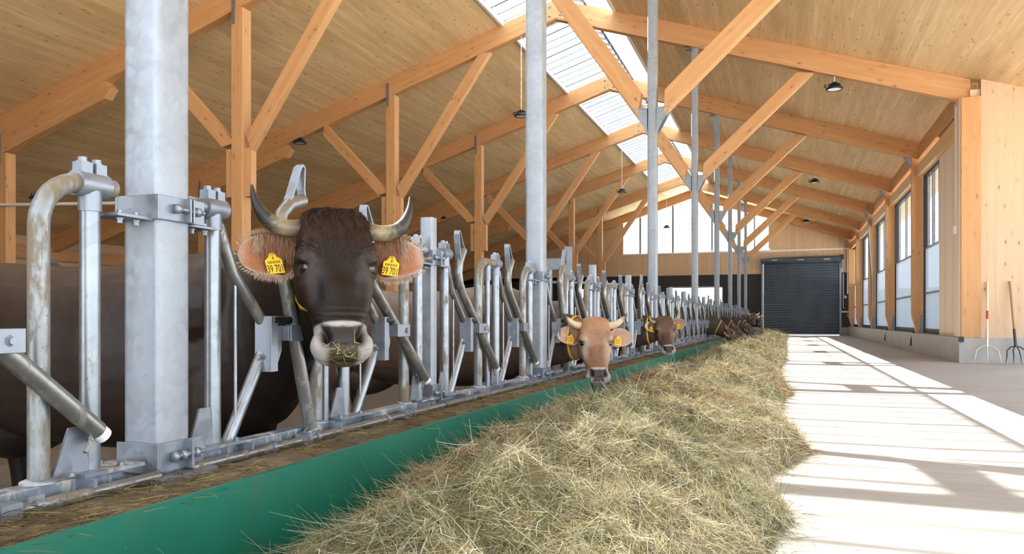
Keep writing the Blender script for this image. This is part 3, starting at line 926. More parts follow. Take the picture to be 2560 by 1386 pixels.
tag(MB().prism([(0, 0), (.50, 0), (.42, .10), (.05, .42)], 1, -.10, .10).shift((-1.08, 41.0, .02)).build('feed_scoop', M['yellow']), 'yellow plastic scoop lying at the far end of the hay row', 'scoop')
# ------------------------------------------------------------------ feed fence: short posts and self-locking panels
def flat_bar(m, pts, wx, t):
    """a flat bar bent along pts in the y-z plane, wx wide across x"""
    pts = [Vector((0, p[0], p[1])) for p in pts]; n = len(pts); v = []; f = []
    for i, p in enumerate(pts):
        if i == 0: d = pts[1] - pts[0]
        elif i == n - 1: d = pts[-1] - pts[-2]
        else: d = (pts[i + 1] - pts[i]).normalized() + (pts[i] - pts[i - 1]).normalized()
        d.normalize(); q = Vector((0, -d.z, d.y)) * (t / 2)
        for sx in (-wx / 2, wx / 2):
            v.append(p + q + Vector((sx, 0, 0))); v.append(p - q + Vector((sx, 0, 0)))
    for i in range(n - 1):
        a, b = 4 * i, 4 * i + 4
        for j, k in ((0, 1), (1, 3), (3, 2), (2, 0)): f.append((a + j, a + k, b + k, b + j))
    f += [(0, 1, 3, 2), (4 * n - 4, 4 * n - 2, 4 * n - 1, 4 * n - 3)]
    return m.add(v, f)

def arc(c, r, a0, a1, n, x=0.0):
    return [(x, c[0] + r * math.cos(math.radians(a0 + (a1 - a0) * i / n)), c[1] + r * math.sin(math.radians(a0 + (a1 - a0) * i / n))) for i in range(n + 1)]

ZT, ZB = 1.195, .388          # top pipe, top of the base rail
PIV = (.055, .60, .765)       # swivel of a locking arm, measured from the post
TR = .027

def tee(m, u, r=.036):
    m.tube([(0, u - .05, ZT), (0, u + .05, ZT)], r, 14)
    m.tube([(0, u, ZT), (0, u, ZT - .075)], TR + .004, 14)
    m.box((0, u - .024, ZT + .045), (.036, .036, .03)); m.box((0, u + .024, ZT + .045), (.036, .036, .03))
    for d in (-.024, .024): m.bolt((0, u + d, ZT + .06), (0, 0, 1), .012, .014)

def build_panel(root, hi=True):
    sg = 16 if hi else 10
    # base rail, flange plates
    m = MB(); m.box2((-.03, .06, ZB - .045), (.035, 1.875, ZB)); m.build('base_rail', M['rail'], root, bevel=.004)
    fl = MB(); bo = MB()
    for u in (.21, 1.05, 1.79):
        fl.mark(); fl.box((0.005, u + (-.02 if u < 1.7 else .03), ZB + .005), (.12, .21, .010))
        for dy in (-.10, .065):
            for dx in (-.035, .045): bo.mark(); bo.bolt((dx, u + dy, ZB + .010), (0, 0, 1), .010, .010)
    f_ = fl.build_each('flange_plate', M['rail'], root)
    if hi:
        for q_ in range(3):
            b_ = MB(); b_.v = bo.v; b_.f = bo.f; b_.sm = bo.sm; b_.mk = bo.mk
            sub = b_.mk[4 * q_:4 * q_ + 4]; nx_ = b_.mk[4 * q_ + 4] if q_ < 2 else (len(bo.v), len(bo.f))
            c_ = MB(); v0, f0 = sub[0]; c_.v = bo.v[v0:nx_[0]]; c_.f = [tuple(i - v0 for i in fc) for fc in bo.f[f0:nx_[1]]]; c_.sm = bo.sm[f0:nx_[1]]; c_.mk = [(a_ - v0, d_ - f0) for a_, d_ in sub]
            c_.build_each('bolt', M['galv'], f_[q_])
    # upright tubes
    for u, r in ((.21, TR), (1.05, TR), (1.79, TR)):
        t = MB().tube([(0, u, ZB), (0, u, ZT - .02)], r, sg); t.build('upright_tube', M['tube'], root)
        g = MB().prism([(u - .135, ZB + .01), (u - .02, ZB + .01), (u - .035, ZB + .135), (u - .085, ZB + .135)], 0, .012, .020)
        g.build('gusset_plate', M['galv'], root)
    MB().tube([(.0, .90, ZB), (.0, .90, ZT - .03)], .017, sg).build('slim_tube', M['tube'], root)
    cl = MB().tube([(0, .90, ZT - .12), (0, .90, ZT - .02)], .022, sg)
    cl.build('collar', M['galv'], root)
    # bent pipes
    for u0, u1 in ((.735, 1.10), (1.63, 1.87)):
        p = [(0, u0, ZB), (0, u0, ZT - .13)] + arc((u0 + .13, ZT - .13), .13, 180, 90, 8)[1:] + [(0, u1, ZT)]
        MB().tube(p, TR, sg).build('bent_pipe', M['dirty'], root)
        MB().lathe([(.045, 0), (.045, .006), (.03, .012), (TR, .012)], (0, u0, ZB), 14).build('foot_ring', M['rail'], root)
    MB().tube([(0, .05, ZT), (0, .27, ZT)], TR, sg).build('top_pipe', M['tube'], root)
    te = MB()
    for u in (.21, 1.05, 1.79): te.mark(); tee(te, u)
    te.build_each('tee_clamp', M['galv'], root)
    # two head places
    for k in range(2):
        o = .86 * k; br = MB()
        s = MB(); s.tube([(0.0, .235 + o, ZT - .05), (.012, .30 + o, .98), (.02, .47 + o, .79)], .021, sg); s.build('upper_strut', M['arm'], root)
        s = MB(); s.tube([(.02, .475 + o, .73), (.0, .285 + o, ZB)], .022, sg); s.build('lower_strut', M['tube'], root)
        MB().tube([(.01, .315 + o, .985), (.01, .315 + o, .44)], .006, 8).build('release_rod', M['tube'], root)
        pl = MB()
        pl.box2((-.0, .435 + o, .625), (.065, .445 + o, .83)); pl.box2((.0655, .4345 + o, .625), (.073, .475 + o, .83))
        pl.prism([(.44 + o, .63), (.52 + o, .64), (.55 + o, .70), (.55 + o, .80), (.44 + o, .82)], 0, .0, .008)
        pl.prism([(.44 + o, .64), (.50 + o, .64), (.53 + o, .70), (.53 + o, .79), (.44 + o, .80)], 0, .042, .050)
        pl.box2((.02, .53 + o, .737), (.080, .575 + o, .793)); pl.box2((.082, .53 + o, .735), (.092, .66 + o, .795)); pl.box2((.02, .649 + o, .736), (.081, .6595 + o, .794))
        p_ = pl.build('lock_bracket', M['galv'], root, bevel=.0015)
        bb = MB()
        bb.mark(); bb.bolt((.050, .47 + o, .66), (1, 0, 0), .011, .012); bb.mark(); bb.bolt((.050, .49 + o, .745), (1, 0, 0), .009, .012); bb.mark(); bb.bolt((.092, .62 + o, .765), (1, 0, 0), .011, .010)
        bb.mark(); bb.bolt((.03, .435 + o, .68), (0, -1, 0), .010, .02)
        if hi: bb.build_each('bolt', M['galv'], p_)
        MB().tube([(.062, .455 + o, .815), (.062, .56 + o, .815)], .016, 12).build('rubber_stop', M['rubber'], p_)
        # swivelling arm, open: leaning across the gap
        a = MB()
        path = [(0, .305, -.255), (0, .0, .0), (0, -.255, .213), (0, -.30, .262), (0, -.318, .325), (0, -.302, .39), (0, -.245, .462)]
        a.tube(path, .026, sg)
        a.bolt((.0, .285, -.268), (.2, -.6, -.75), .006, .05)
        ao = a.build('locking_arm', M['arm'], root)
        ao.location = (PIV[0], PIV[1] + o, PIV[2])
        cp = MB().tube([(0, .300, -.251), (0, .325, -.272)], .024, sg); cp.build('end_cap', M['nylon'], ao)
        h = MB(); flat_bar(h, [(-.315, .345), (-.318, .42), (-.338, .545), (-.332, .565), (-.318, .562), (-.275, .49), (-.232, .45)], .034, .009)
        h.build('handle_loop', M['galv'], ao)
    # operating pipe in front of the rail, its sleeves and hangers, thin pipe below
    MB().tube([(.088, .0, .352), (.088, 1.95, .352)], .0165, sg).build('operating_pipe', M['arm'], root)
    MB().tube([(.080, .3, .318), (.080, 1.95, .318)], .008, 8).build('lower_pipe', M['rail'], root)
    sv = MB()
    for u in (.42, .70, 1.28, 1.55): sv.mark(); sv.tube([(.088, u - .012, .352), (.088, u + .012, .352)], .022, sg)
    for u in (.62, 1.47):
        sv.mark(); sv.box((.088, u, .350), (.042, .055, .052)); sv.mark(); sv.box((.092, u + .075, .345), (.008, .045, .07))
    sv.build_each('sleeve', M['galv'], root)
    hg = MB()
    for u in (.30, .88, 1.15, 1.72):
        hg.mark(); hg.box((.06, u, .350), (.075, .010, .075)); hg.box((.10, u, .318), (.008, .035, .04))
    hg.build_each('hanger', M['galv'], root)

POSTS = [1.94, 3.905, 5.87, 7.78, 9.69, 11.6, 13.5, 15.4, 17.3, 19.23, 21.17, 23.1, 25.0, 26.9, 28.8, 30.7, 32.6, 34.5, 36.43, 38.37, 40.3, 42.2, 44.0]
hi_root = thing('feed_fence_panel', '', 'feed fence', (CX, POSTS[0] + .04, 0), 'self-locking feed fence panels')
build_panel(hi_root, True)
lo_root = thing('feed_fence_panel', '', 'feed fence', (CX, POSTS[3], 0), 'self-locking feed fence panels')
build_panel(lo_root, False)
first = copy_tree(hi_root); first.location = (CX, -.10, 0)
panels = [(first, 'feed fence panel cut by the left edge, its open arm ending low at the left')]
FL = {0: 'feed fence panel right of the foreground steel column, with the dark cow\'s head through it',
      1: 'feed fence panel between the first short post and the second steel column, both arms open',
      2: 'feed fence panel right of the second steel column, with the fawn cow\'s head through it'}
for i in range(len(POSTS) - 1):
    if i == 0: r = hi_root
    elif i in (1, 2): r = copy_tree(hi_root)
    elif i == 3: r = lo_root
    else: r = copy_tree(lo_root)
    r.location = (CX, POSTS[i] + (.04 if i == 0 else 0), 0)
    panels.append((r, FL.get(i, 'feed fence panel, %s counted along the row from the foreground steel column' % ordinal(i + 1))))
for r, lb in panels: r['label'] = lb
LOCKED = {0: [0], 2: [0], 4: [0], 9: [0], 11: [0], 13: [1], 15: [0], 19: [1], 20: [0]}
for i, ks in LOCKED.items():
    arms = sorted([c for c in panels[i + 1][0].children if c.name.startswith('locking_arm')], key=lambda c: c.location.y)
    for k in ks:
        arms[k].rotation_euler = (math.radians(-34), 0, 0)
        for nm in ('bent_pipe', 'foot_ring'):        # the pipe beside a closed place stands a hand further off
            sel = sorted([c for c in panels[i + 1][0].children if c.name.startswith(nm)], key=lambda c: min(v.co.y for v in c.data.vertices))
            sel[k].location.y += (.10 if i == 0 else .07) if k == 0 else .03

# short square posts between the columns
sp = None
for i, y in enumerate(POSTS):
    if any(abs(y - c) < .05 for c in CY): continue
    lb = {1: 'short square steel post right of the dark cow\'s right ear', 3: 'short square steel post just right behind the fawn cow\'s horn'}.get(i, 'short square fence post, %s counted along the row from the foreground steel column' % ordinal(i + 1))
    if sp is None:
        sp = thing('fence_post', lb, 'fence post', (CX, y, .33), 'short square posts of the feed fence')
        shs(MB(), CX, y, .335, 1.375, .072, .01).build('post', M['column'], sp, world=True)
        MB().box2((CX - .07, y - .09, .335), (CX + .09, y + .09, .348)).build('base_plate', M['galv'], sp, world=True)
        clamp('clamp', CX, y, 1.155, .072, sp, .08, full=False); clamp('clamp', CX, y, .42, .072, sp, .09, full=False)
    else:
        c = copy_tree(sp); c.location = (CX, y, .33); c['label'] = lb
# gate of the selection pen deep behind the fence
gt = thing('swing_gate', 'galvanised barred gate with a square post standing behind the second steel column', 'gate', (-3.3, 12.0, -.33))
MB().box2((-3.30, 12.0, -.33), (-3.20, 12.1, 1.98)).build('post', M['column'], gt, world=True)
MB().box2((-3.62, 12.02, 1.62), (-3.24, 12.12, 1.80)).build('bracket', M['galv'], gt, world=True)
MB().tube([(-3.55, 12.05, -.2), (-3.55, 12.05, 1.62)], .035, 10).build('stile', M['tube'], gt, world=True)
MB().tube([(-3.55, 12.05, 1.42), (-3.0, 12.5, 1.42), (-2.5, 13.4, 1.42)], .025, 10).build('top_bar', M['tube'], gt, world=True)
for i in range(5):
    f = .15 + .2 * i; x = -3.0 + .5 * f; y = 12.5 + .9 * f
    MB().tube([(x, y, .1), (x, y, 1.42)], .016, 8).build('bar', M['tube'], gt, world=True)
# ------------------------------------------------------------------ cows
from mathutils.bvhtree import BVHTree
STALL = -.33

def coat_mat(name, rough=.46, sheen=.0, hair=220.0):
    m, nt, b, out = newmat(name); N = NT(nt); co = N.coord()
    col = N.n('ShaderNodeVertexColor'); col.layer_name = 'Col'
    n1 = N.noise(co, 5.0, 4, .6); n2 = N.noise(N.mapping(co, (1, 1, .35)), hair, 2, .6); n3 = N.noise(co, 38, 3, .6)
    c = N.mix(N.mr(n1, .35, .65, 0, .35), col.outputs[0], (.0, .0, .0), 'MIX')
    k = N.math('ADD', N.mr(n1, .3, .7, .78, 1.12), N.mr(n3, .3, .7, -.10, .12))
    mul = N.n('ShaderNodeVectorMath'); mul.operation = 'SCALE'
    N.l(col.outputs[0], mul.inputs[0]); N.l(k, mul.inputs['Scale'])
    N.l(mul.outputs[0], b.inputs['Base Color'])
    b.inputs['Roughness'].default_value = rough
    b.inputs['Specular IOR Level'].default_value = .26
    b.inputs['Sheen Weight'].default_value = sheen
    b.inputs['Sheen Roughness'].default_value = .45
    h = N.math('ADD', N.math('MULTIPLY', n2, .6), N.math('MULTIPLY', n3, .8))
    N.l(N.bump(h, .45, .004), b.inputs['Normal'])
    return m
M['coat'] = coat_mat('cow_coat')
M['eye'] = plain('dark_eye', (.010, .007, .006), .06, spec=.8)
M['tagyellow'] = plain('yellow_tag', (.86, .50, .015), .45)
M['tagprint'] = plain('tag_print', (.03, .022, .01), .6)
M['strap'] = plain('yellow_strap', (.75, .48, .02), .6)
M['teal'] = plain('teal_clip', (.02, .25, .22), .5)
def vcol_mat(name, rough, spec=.3, bump=None, trans=0.0):
    m, nt, b, out = newmat(name); N = NT(nt)
    col = N.n('ShaderNodeVertexColor'); col.layer_name = 'Col'
    N.l(col.outputs[0], b.inputs['Base Color']); b.inputs['Roughness'].default_value = rough; b.inputs['Specular IOR Level'].default_value = spec
    if bump: N.l(N.bump(N.noise(N.coord(), bump, 4, .6), .25, .002), b.inputs['Normal'])
    if trans:
        t = N.n('ShaderNodeBsdfTranslucent'); N.l(col.outputs[0], t.inputs[0])
        x = N.n('ShaderNodeMixShader'); x.inputs[0].default_value = trans
        N.l(b.outputs[0], x.inputs[1]); N.l(t.outputs[0], x.inputs[2]); N.l(x.outputs[0], out.inputs[0])
    return m
M['horn'] = vcol_mat('cow_horn', .42, .45, 60)
M['fur'] = vcol_mat('fur_strands', .6, .2)

def set_col(me, cols):
    a = me.color_attributes.new('Col', 'FLOAT_COLOR', 'POINT')
    c4 = np.ones((len(me.vertices), 4), np.float32); c4[:, :3] = cols
    a.data.foreach_set('color', c4.ravel())

def mesh_np(name, V, F, mat, parent=None, smooth=True, cols=None):
    me = bpy.data.meshes.new(name)
    V = np.asarray(V, np.float32); F = np.asarray(F, np.int32)
    me.vertices.add(len(V)); me.vertices.foreach_set('co', V.ravel())
    k = F.shape[1]
    me.loops.add(F.size); me.loops.foreach_set('vertex_index', F.ravel())
    me.polygons.add(len(F)); me.polygons.foreach_set('loop_start', np.arange(0, F.size, k, dtype=np.int32))
    me.polygons.foreach_set('use_smooth', np.full(len(F), smooth))
    me.update(calc_edges=True)
    if cols is not None: set_col(me, cols)
    me.materials.append(mat)
    o = bpy.data.objects.new(name, me); COL.objects.link(o)
    if parent is not None: o.parent = parent
    return o

def strands(name, roots, dirs, length, curl, width, cols, mat, parent=None, seg=4, droop=0.0, wave=0.0, rng=RNG):
    """thin bent blades; roots and dirs (n,3), length (n,), curl (n,3) sideways bend"""
    n = len(roots); pts = np.zeros((n, seg + 1, 3))
    t = np.linspace(0, 1, seg + 1)[None, :, None]
    pts = roots[:, None, :] + dirs[:, None, :] * length[:, None, None] * t + curl[:, None, :] * (t ** 2) * length[:, None, None]
    pts[:, :, 2] -= droop * (t[:, :, 0] ** 2) * length[:, None]
    if wave:
        s1 = np.cross(dirs, curl); s1 /= np.linalg.norm(s1, axis=1)[:, None] + 1e-9
        ph_ = rng.random(n)[:, None] * 1.2; tt = t[:, :, 0]
        pts += s1[:, None, :] * (np.sin(tt * 7.5 + ph_) - np.sin(ph_))[:, :, None] * wave
    side = np.cross(dirs, rng.normal(size=(n, 3))); side /= np.linalg.norm(side, axis=1)[:, None] + 1e-9
    w = (width[:, None, None] if hasattr(width, '__len__') else width) * (1 - .75 * t ** 1.5) * .5
    A = pts + side[:, None, :] * w; B = pts - side[:, None, :] * w
    V = np.stack([A, B], 2).reshape(-1, 3)
    base = (np.arange(n) * (seg + 1) * 2)[:, None]; k = np.arange(seg)[None, :] * 2
    F = np.stack([base + k, base + k + 1, base + k + 3, base + k + 2], -1).reshape(-1, 4)
    C = np.repeat(cols, (seg + 1) * 2, axis=0)
    return mesh_np(name, V, F, mat, parent, True, C)

def loft(stations, seg=28, sub=4):
    """stations: (centre, side axis, up axis, half width, half up, half down, exponent) -> closed shell"""
    n = len(stations); m = (n - 1) * sub + 1
    ts = np.linspace(0, n - 1, m)
    arr = [np.array([np.asarray(s[i], float) for s in stations]) for i in range(7)]
    def cat(a, t):
        i = np.clip(np.floor(t).astype(int), 0, n - 2); f = t - i
        p0 = a[np.clip(i - 1, 0, n - 1)]; p1 = a[i]; p2 = a[i + 1]; p3 = a[np.clip(i + 2, 0, n - 1)]
        if a.ndim > 1: f = f[:, None]
        return .5 * (2 * p1 + (p2 - p0) * f + (2 * p0 - 5 * p1 + 4 * p2 - p3) * f ** 2 + (3 * p1 - p0 - 3 * p2 + p3) * f ** 3)
    C, S, U, hw, hu, hd, ex = [cat(a, ts) for a in arr]
    hw = np.maximum(hw, .004); hu = np.maximum(hu, .004); hd = np.maximum(hd, .004)
    S /= np.linalg.norm(S, axis=1)[:, None]; U = U - S * (U * S).sum(1)[:, None]; U /= np.linalg.norm(U, axis=1)[:, None]
    an = np.linspace(0, 2 * PI, seg, endpoint=False)
    ca, sa = np.cos(an), np.sin(an)
    V = []
    for i in range(m):
        e = 2.0 / ex[i]
        x = np.sign(ca) * np.abs(ca) ** e * hw[i]
        y = np.sign(sa) * np.abs(sa) ** e * np.where(sa > 0, hu[i], hd[i])
        V.append(C[i] + S[i] * x[:, None] + U[i] * y[:, None])
    V = np.concatenate(V)
    F = []
    for i in range(m - 1):
        for k in range(seg):
            k2 = (k + 1) % seg
            F.append((i * seg + k, i * seg + k2, (i + 1) * seg + k2, (i + 1) * seg + k))
    V = np.concatenate([V, C[:1], C[-1:]])
    a, b = m * seg, m * seg + 1
    T = []
    for k in range(seg):
        k2 = (k + 1) % seg
        T.append((a, k2, k)); T.append((b, (m - 1) * seg + k, (m - 1) * seg + k2))
    return V, F, T

def join_shells(shells):
    bm = bmesh.new()
    for V, F, T in shells:
        vs = [bm.verts.new(p) for p in V]
        for f in list(F) + list(T):
            try: bm.faces.new([vs[i] for i in f])
            except ValueError: pass
    bmesh.ops.recalc_face_normals(bm, faces=bm.faces)
    me = bpy.data.meshes.new('tmp'); bm.to_mesh(me); bm.free()
    return me

def remesh(me, voxel, smooth=6):
    o = bpy.data.objects.new('tmp', me); COL.objects.link(o)
    r = o.modifiers.new('r', 'REMESH'); r.mode = 'VOXEL'; r.voxel_size = voxel; r.adaptivity = 0
    s = o.modifiers.new('s', 'SMOOTH'); s.factor = .5; s.iterations = smooth
    dg = bpy.context.evaluated_depsgraph_get(); dg.update()
    out = bpy.data.meshes.new_from_object(o.evaluated_get(dg))
    bpy.data.objects.remove(o); bpy.data.meshes.remove(me)
    return out

def nrm(v):
    v = np.asarray(v, float); return v / (np.linalg.norm(v) + 1e-12)
def sstep(x, a, b):
    t = np.clip((x - a) / (b - a), 0, 1); return t * t * (3 - 2 * t)
def gau(d2, s): return np.exp(-d2 / (2 * s * s))

# head profile down the face: share of length, half width, towards face, towards jaw, squareness
HEAD = [(-.05, .050, -.045, .055, 2.0), (-.015, .095, -.018, .095, 2.1), (.05, .120, .004, .130, 2.3), (.13, .127, .012, .165, 2.5), (.22, .136, .014, .195, 2.6), (.33, .142, .010, .225, 2.6),
        (.42, .136, .006, .235, 2.5), (.52, .120, .004, .215, 2.4), (.62, .104, .004, .185, 2.4), (.72, .092, .006, .155, 2.4), (.80, .088, .010, .140, 2.5), (.88, .093, .014, .130, 2.6),
        (.945, .092, .006, .118, 2.5), (.985, .076, -.014, .098, 2.3), (1.01, .038, -.046, .075, 2.0)]

class Cow: pass

def make_cow(name, label, B, poll, aax, nax, L, neck, coat, voxel, group, body_scale=1.0, fine=False, horn_style='up', tags=True, legs=True, tagtext=None, heading=(1, 0, 0), collar=True, earset=None, seed=1, tail_side=1):
    """B: point on the floor under the shoulders; poll, aax, nax, L: head frame (poll point, down the face, out of the face, length);
    neck: middle points of the neck from shoulder to poll; coat: dict of colours"""
    rng = np.random.default_rng(seed)
    B = np.array(B, float); hx = nrm(heading); hy = np.array([-hx[1], hx[0], 0.0]); up = np.array([0, 0, 1.0]); S = body_scale
    def W(x, y, z): return B + (hx * x + hy * y + up * z) * S
    shells = []
    T = [(-1.86, 1.20, .06, .10, .10), (-1.80, 1.17, .17, .20, .24), (-1.66, 1.12, .26, .31, .36), (-1.45, 1.06, .31, .385, .42), (-1.15, 1.00, .36, .425, .44), (-.85, .985, .395, .425, .45), (-.50, .985, .385, .430, .45),
         (-.20, 1.01, .33, .440, .46), (.02, 1.05, .285, .415, .46), (.18, 1.07, .235, .35, .43), (.32, 1.07, .165, .25, .34), (.40, 1.06, .06, .10, .14)]
    shells.append(loft([(W(x, 0, z), hy, up, w * S, hu * S, hd * S, 2.25) for x, z, w, hu, hd in T], 32, 3))
    # hooks, pins and shoulder blade bumps
    for s in (-1, 1):
        for (x, y, z, r) in ((-1.38, .22, 1.38, .10), (-1.76, .12, 1.30, .09), (-.02, .16, 1.20, .22)):
            shells.append(loft([(W(x + d * r, s * y, z), hy, up, r * S * math.sqrt(max(0, 1 - d * d)) * .8, r * S * math.sqrt(max(0, 1 - d * d)), r * S * math.sqrt(max(0, 1 - d * d)), 2.0) for d in (-1, -.6, 0, .6, 1)], 14, 2))
    if legs:
        for s in (-1, 1):
            fl = [(.02, .17 * s, 1.05, .10, .16), (.03, .185 * s, .78, .085, .115), (.03, .185 * s, .55, .060, .070), (.04, .18 * s, .46, .062, .066), (.03, .18 * s, .38, .040, .048), (.02, .18 * s, .18, .034, .042), (.03, .18 * s, .10, .048, .056), (.05, .18 * s, .06, .056, .070), (.06, .18 * s, .0, .060, .080)]
            hl = [(-1.50, .20 * s, 1.05, .13, .22), (-1.45, .215 * s, .82, .105, .165), (-1.50, .215 * s, .65, .070, .10), (-1.60, .20 * s, .50, .050, .075), (-1.57, .20 * s, .38, .040, .055), (-1.54, .20 * s, .18, .036, .045), (-1.52, .20 * s, .09, .052, .060), (-1.49, .20 * s, .05, .058, .070), (-1.47, .20 * s, .0, .062, .082)]
            for leg in (fl, hl):
                shells.append(loft([(W(x, y, z), hy, hx, w * S, d * S, d * S, 2.1) for x, y, z, w, d in leg], 16, 3))
        # udder and tail
        shells.append(loft([(W(x, 0, .62), hy, up, w * S, .12 * S, h * S, 2.1) for x, w, h in ((-1.60, .03, .03), (-1.48, .17, .15), (-1.30, .20, .19), (-1.1, .16, .12), (-.98, .03, .03))], 18, 3))
    shells.append(loft([(W(x, .0 + tail_side * y, z), hy, hx, r * S, r * S, r * S, 2.0) for x, y, z, r in ((-1.74, 0, 1.36, .05), (-1.86, 0, 1.30, .040), (-1.92, .01, 1.05, .028), (-1.91, .02, .75, .024), (-1.90, .03, .52, .05), (-1.90, .03, .34, .035), (-1.9, .03, .28, .008))], 12, 3))
    # head frame
    P = np.array(poll, float); a = nrm(aax); n = np.array(nax, float); n = nrm(n - a * (n @ a)); lat = np.cross(n, a)
    k = L / .56
    hs = []
    for t, w, f, j, ex in HEAD:
        f *= k; j *= k; w *= k
        dep = f + j; mid = f - dep * .36
        hs.append((P + a * t * L + n * mid, lat, n, w, dep * .36, dep * .64, ex))
    shells.append(loft(hs, 36, 4))
    for s in (-1, 1):      # cheek muscle and brow
        for (t, l, nn, r, sq) in ((.40, .085, -.135, .075, 1.5), (.285, .105, -.028, .048, 1.3)):
            c = P + a * t * L + lat * s * l * k + n * nn * k
            shells.append(loft([(c + a * d * r * sq * k, lat, n, r * k * math.sqrt(max(0, 1 - d * d)) * .75, r * k * math.sqrt(max(0, 1 - d * d)), r * k * math.sqrt(max(0, 1 - d * d)), 2.0) for d in (-1, -.6, 0, .6, 1)], 14, 2))
    # neck
    Q = [W(-.05, 0, 1.10)] + [np.array(q[:3], float) for q in neck] + [P + a * .24 * L - n * .13 * k]
    wid = [(.25, .36, .42)] + [q[3:] for q in neck] + [(.085 * k, .11 * k, .13 * k)]
    st = []
    for i in range(len(Q)):
        d = nrm(Q[min(i + 1, len(Q) - 1)] - Q[max(i - 1, 0)])
        sd = np.cross(up, d); sd = nrm(sd) if np.linalg.norm(sd) > .2 else hy
        f = i / (len(Q) - 1)
        if f > .6: 
            sl = lat if lat @ sd > 0 else -lat
            sd = nrm(sd * (1 - (f - .6) / .4 * .7) + sl * (f - .6) / .4 * .7)
        u = np.cross(d, sd); u = u if u[2] > 0 or abs(u[2]) < .05 else -u
        st.append((Q[i], sd, u, wid[i][0], wid[i][1], wid[i][2], 2.1))
    shells.append(loft(st, 28, 5))
    me = remesh(join_shells(shells), voxel, 5 if fine else 4)
    nv = len(me.vertices); V = np.zeros(nv * 3, np.float32); me.vertices.foreach_get('co', V); V = V.reshape(-1, 3).astype(float)
    Nn = np.zeros(nv * 3, np.float32); me.vertices.foreach_get('normal', Nn); Nn = Nn.reshape(-1, 3).astype(float)
    def hc(X):
        q = X - P; return (q @ a) / L, (q @ lat) / k, (q @ n) / k
    t, l, nn = hc(V); al = np.abs(l)
    hm = sstep(t, -.12, .0) * sstep(-t, -1.25, -1.1) * sstep(nn, -.30, -.22) * (al < .2)
    D = np.zeros(nv)
    face = sstep(nn, -.09, -.02)
    # eye sockets, lids and brow folds
    EYT, EYL, EYN = .375, .124, -.034
    for s in (-1, 1):
        de = ((t - EYT) * .56) ** 2 + (nn - EYN) ** 2 + (l - s * EYL) ** 2
        rr = np.sqrt(de)
        D -= .014 * gau(de, .019)
        D += .008 * gau((rr - .034) ** 2, .007) * (de < .006)
        db = ((t - .315) * .56) ** 2 * 1.3 + (nn + .015) ** 2 + (l - s * .108) ** 2
        D += .012 * gau(db, .024)
        # hollow over the eye, facial crest and hollow under the eye
        D -= .010 * gau(((t - .26) * .56) ** 2 + (nn + .03) ** 2 + (l - s * .118) ** 2, .020)
        D += .007 * gau(((l - s * .100) ** 2 + (nn + .050) ** 2), .013) * sstep(t, .42, .5) * sstep(-t, -.74, -.6)
        D -= .010 * gau((l - s * .078) ** 2 + (nn + .008) ** 2, .018) * sstep(t, .42, .50) * sstep(-t, -.70, -.58)
        if fine:      # wrinkles over and in front of the eye
            for q in range(4): D -= .0065 * gau((rr - .048 - .012 * q) ** 2, .0030) * sstep(-t, -.36, -.29) * (de < .013) * sstep(nn, -.075, -.04)
            D -= .003 * gau((rr - .043) ** 2, .003) * sstep(t, .39, .42) * (de < .008)
    # forehead hollow, nose bridge
    D -= .006 * gau(l ** 2, .03) * gau(((t - .36) * .56) ** 2, .05) * face
    D += .007 * gau(l ** 2, .028) * sstep(t, .45, .55) * sstep(-t, -.80, -.72) * face
    if fine:
        D += .0022 * np.sin(l * 150 + np.sin(t * 23) * 1.5) * sstep(-t, -.34, -.1) * face * gau((al - .03) ** 2, .05)
        D += .0020 * np.sin(t * 160 + np.abs(l) * 30) * gau((t - .73) ** 2, .035) * sstep(nn, -.09, -.03)
    # muzzle: rim, flat pad, nostrils, lip line
    D += .007 * gau(((t - .785) * .56) ** 2, .011) * face * sstep(-al, -.080, -.055)
    for s in (-1, 1):
        D += .005 * gau(((t - .90) * .56) ** 2 + (al - .090) ** 2, .022) * sstep(nn, -.12, -.04)
        u_ = (t - .862) * .56; w_ = l - s * (.058 + .30 * u_ * np.where(u_ < 0, -1.2, .2))
        D -= .036 * np.exp(-(u_ / .024) ** 2 / 2 - (w_ / .0125) ** 2 / 2) * sstep(nn, -.07, -.02)
        D += .007 * np.exp(-((u_ - .004) / .024) ** 2 / 2 - ((l - s * .032) / .013) ** 2 / 2) * sstep(nn, -.06, -.02)
        D += .005 * np.exp(-(u_ / .030) ** 2 / 2 - ((l - s * .081) / .008) ** 2 / 2) * sstep(nn, -.08, -.03)
    D -= .010 * gau((nn + .045 + .25 * (al - .03)) ** 2, .006) * sstep(t, .80, .87) * (t < 1.1)
    D -= .004 * gau(((t - .925) * .56) ** 2, .006) * face * sstep(-al, -.060, -.045)
    D -= .004 * gau(l ** 2, .006) * sstep(t, .90, .93) * sstep(-t, -.97, -.94) * face
    D *= hm * k
    V2 = V + Nn * D[:, None]
    # skin folds on neck and chest
    if fine:
        bx = (V - B) @ hx; bz = V[:, 2]; by = (V - B) @ hy
        fold = np.sin(bx * 26 + by * 9 + np.sin(bz * 5 + bx * 3) * 1.6) * .5 + np.sin(bx * 43 + bz * 6) * .3
        wn = sstep(bx, .12, .35) * (1 - sstep(t, -.5, -.2) * (nn > -.25)) * (1 - np.clip(hm, 0, 1))
        V2 += Nn * (fold * .004 * wn)[:, None]
        rib = np.sin(bx * 24) * .003 * gau((bx + .65) ** 2, .3) * gau((bz - .75) ** 2, .2)
        V2 += Nn * rib[:, None]
    me.vertices.foreach_set('co', V2.astype(np.float32).ravel())
    # colours
    c = np.tile(np.array(coat['body']), (nv, 1))
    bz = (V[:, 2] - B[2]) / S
    c = c + (np.array(coat['back']) - c) * (sstep(bz, 1.15, 1.42) * (1 - np.clip(hm, 0, 1)))[:, None]
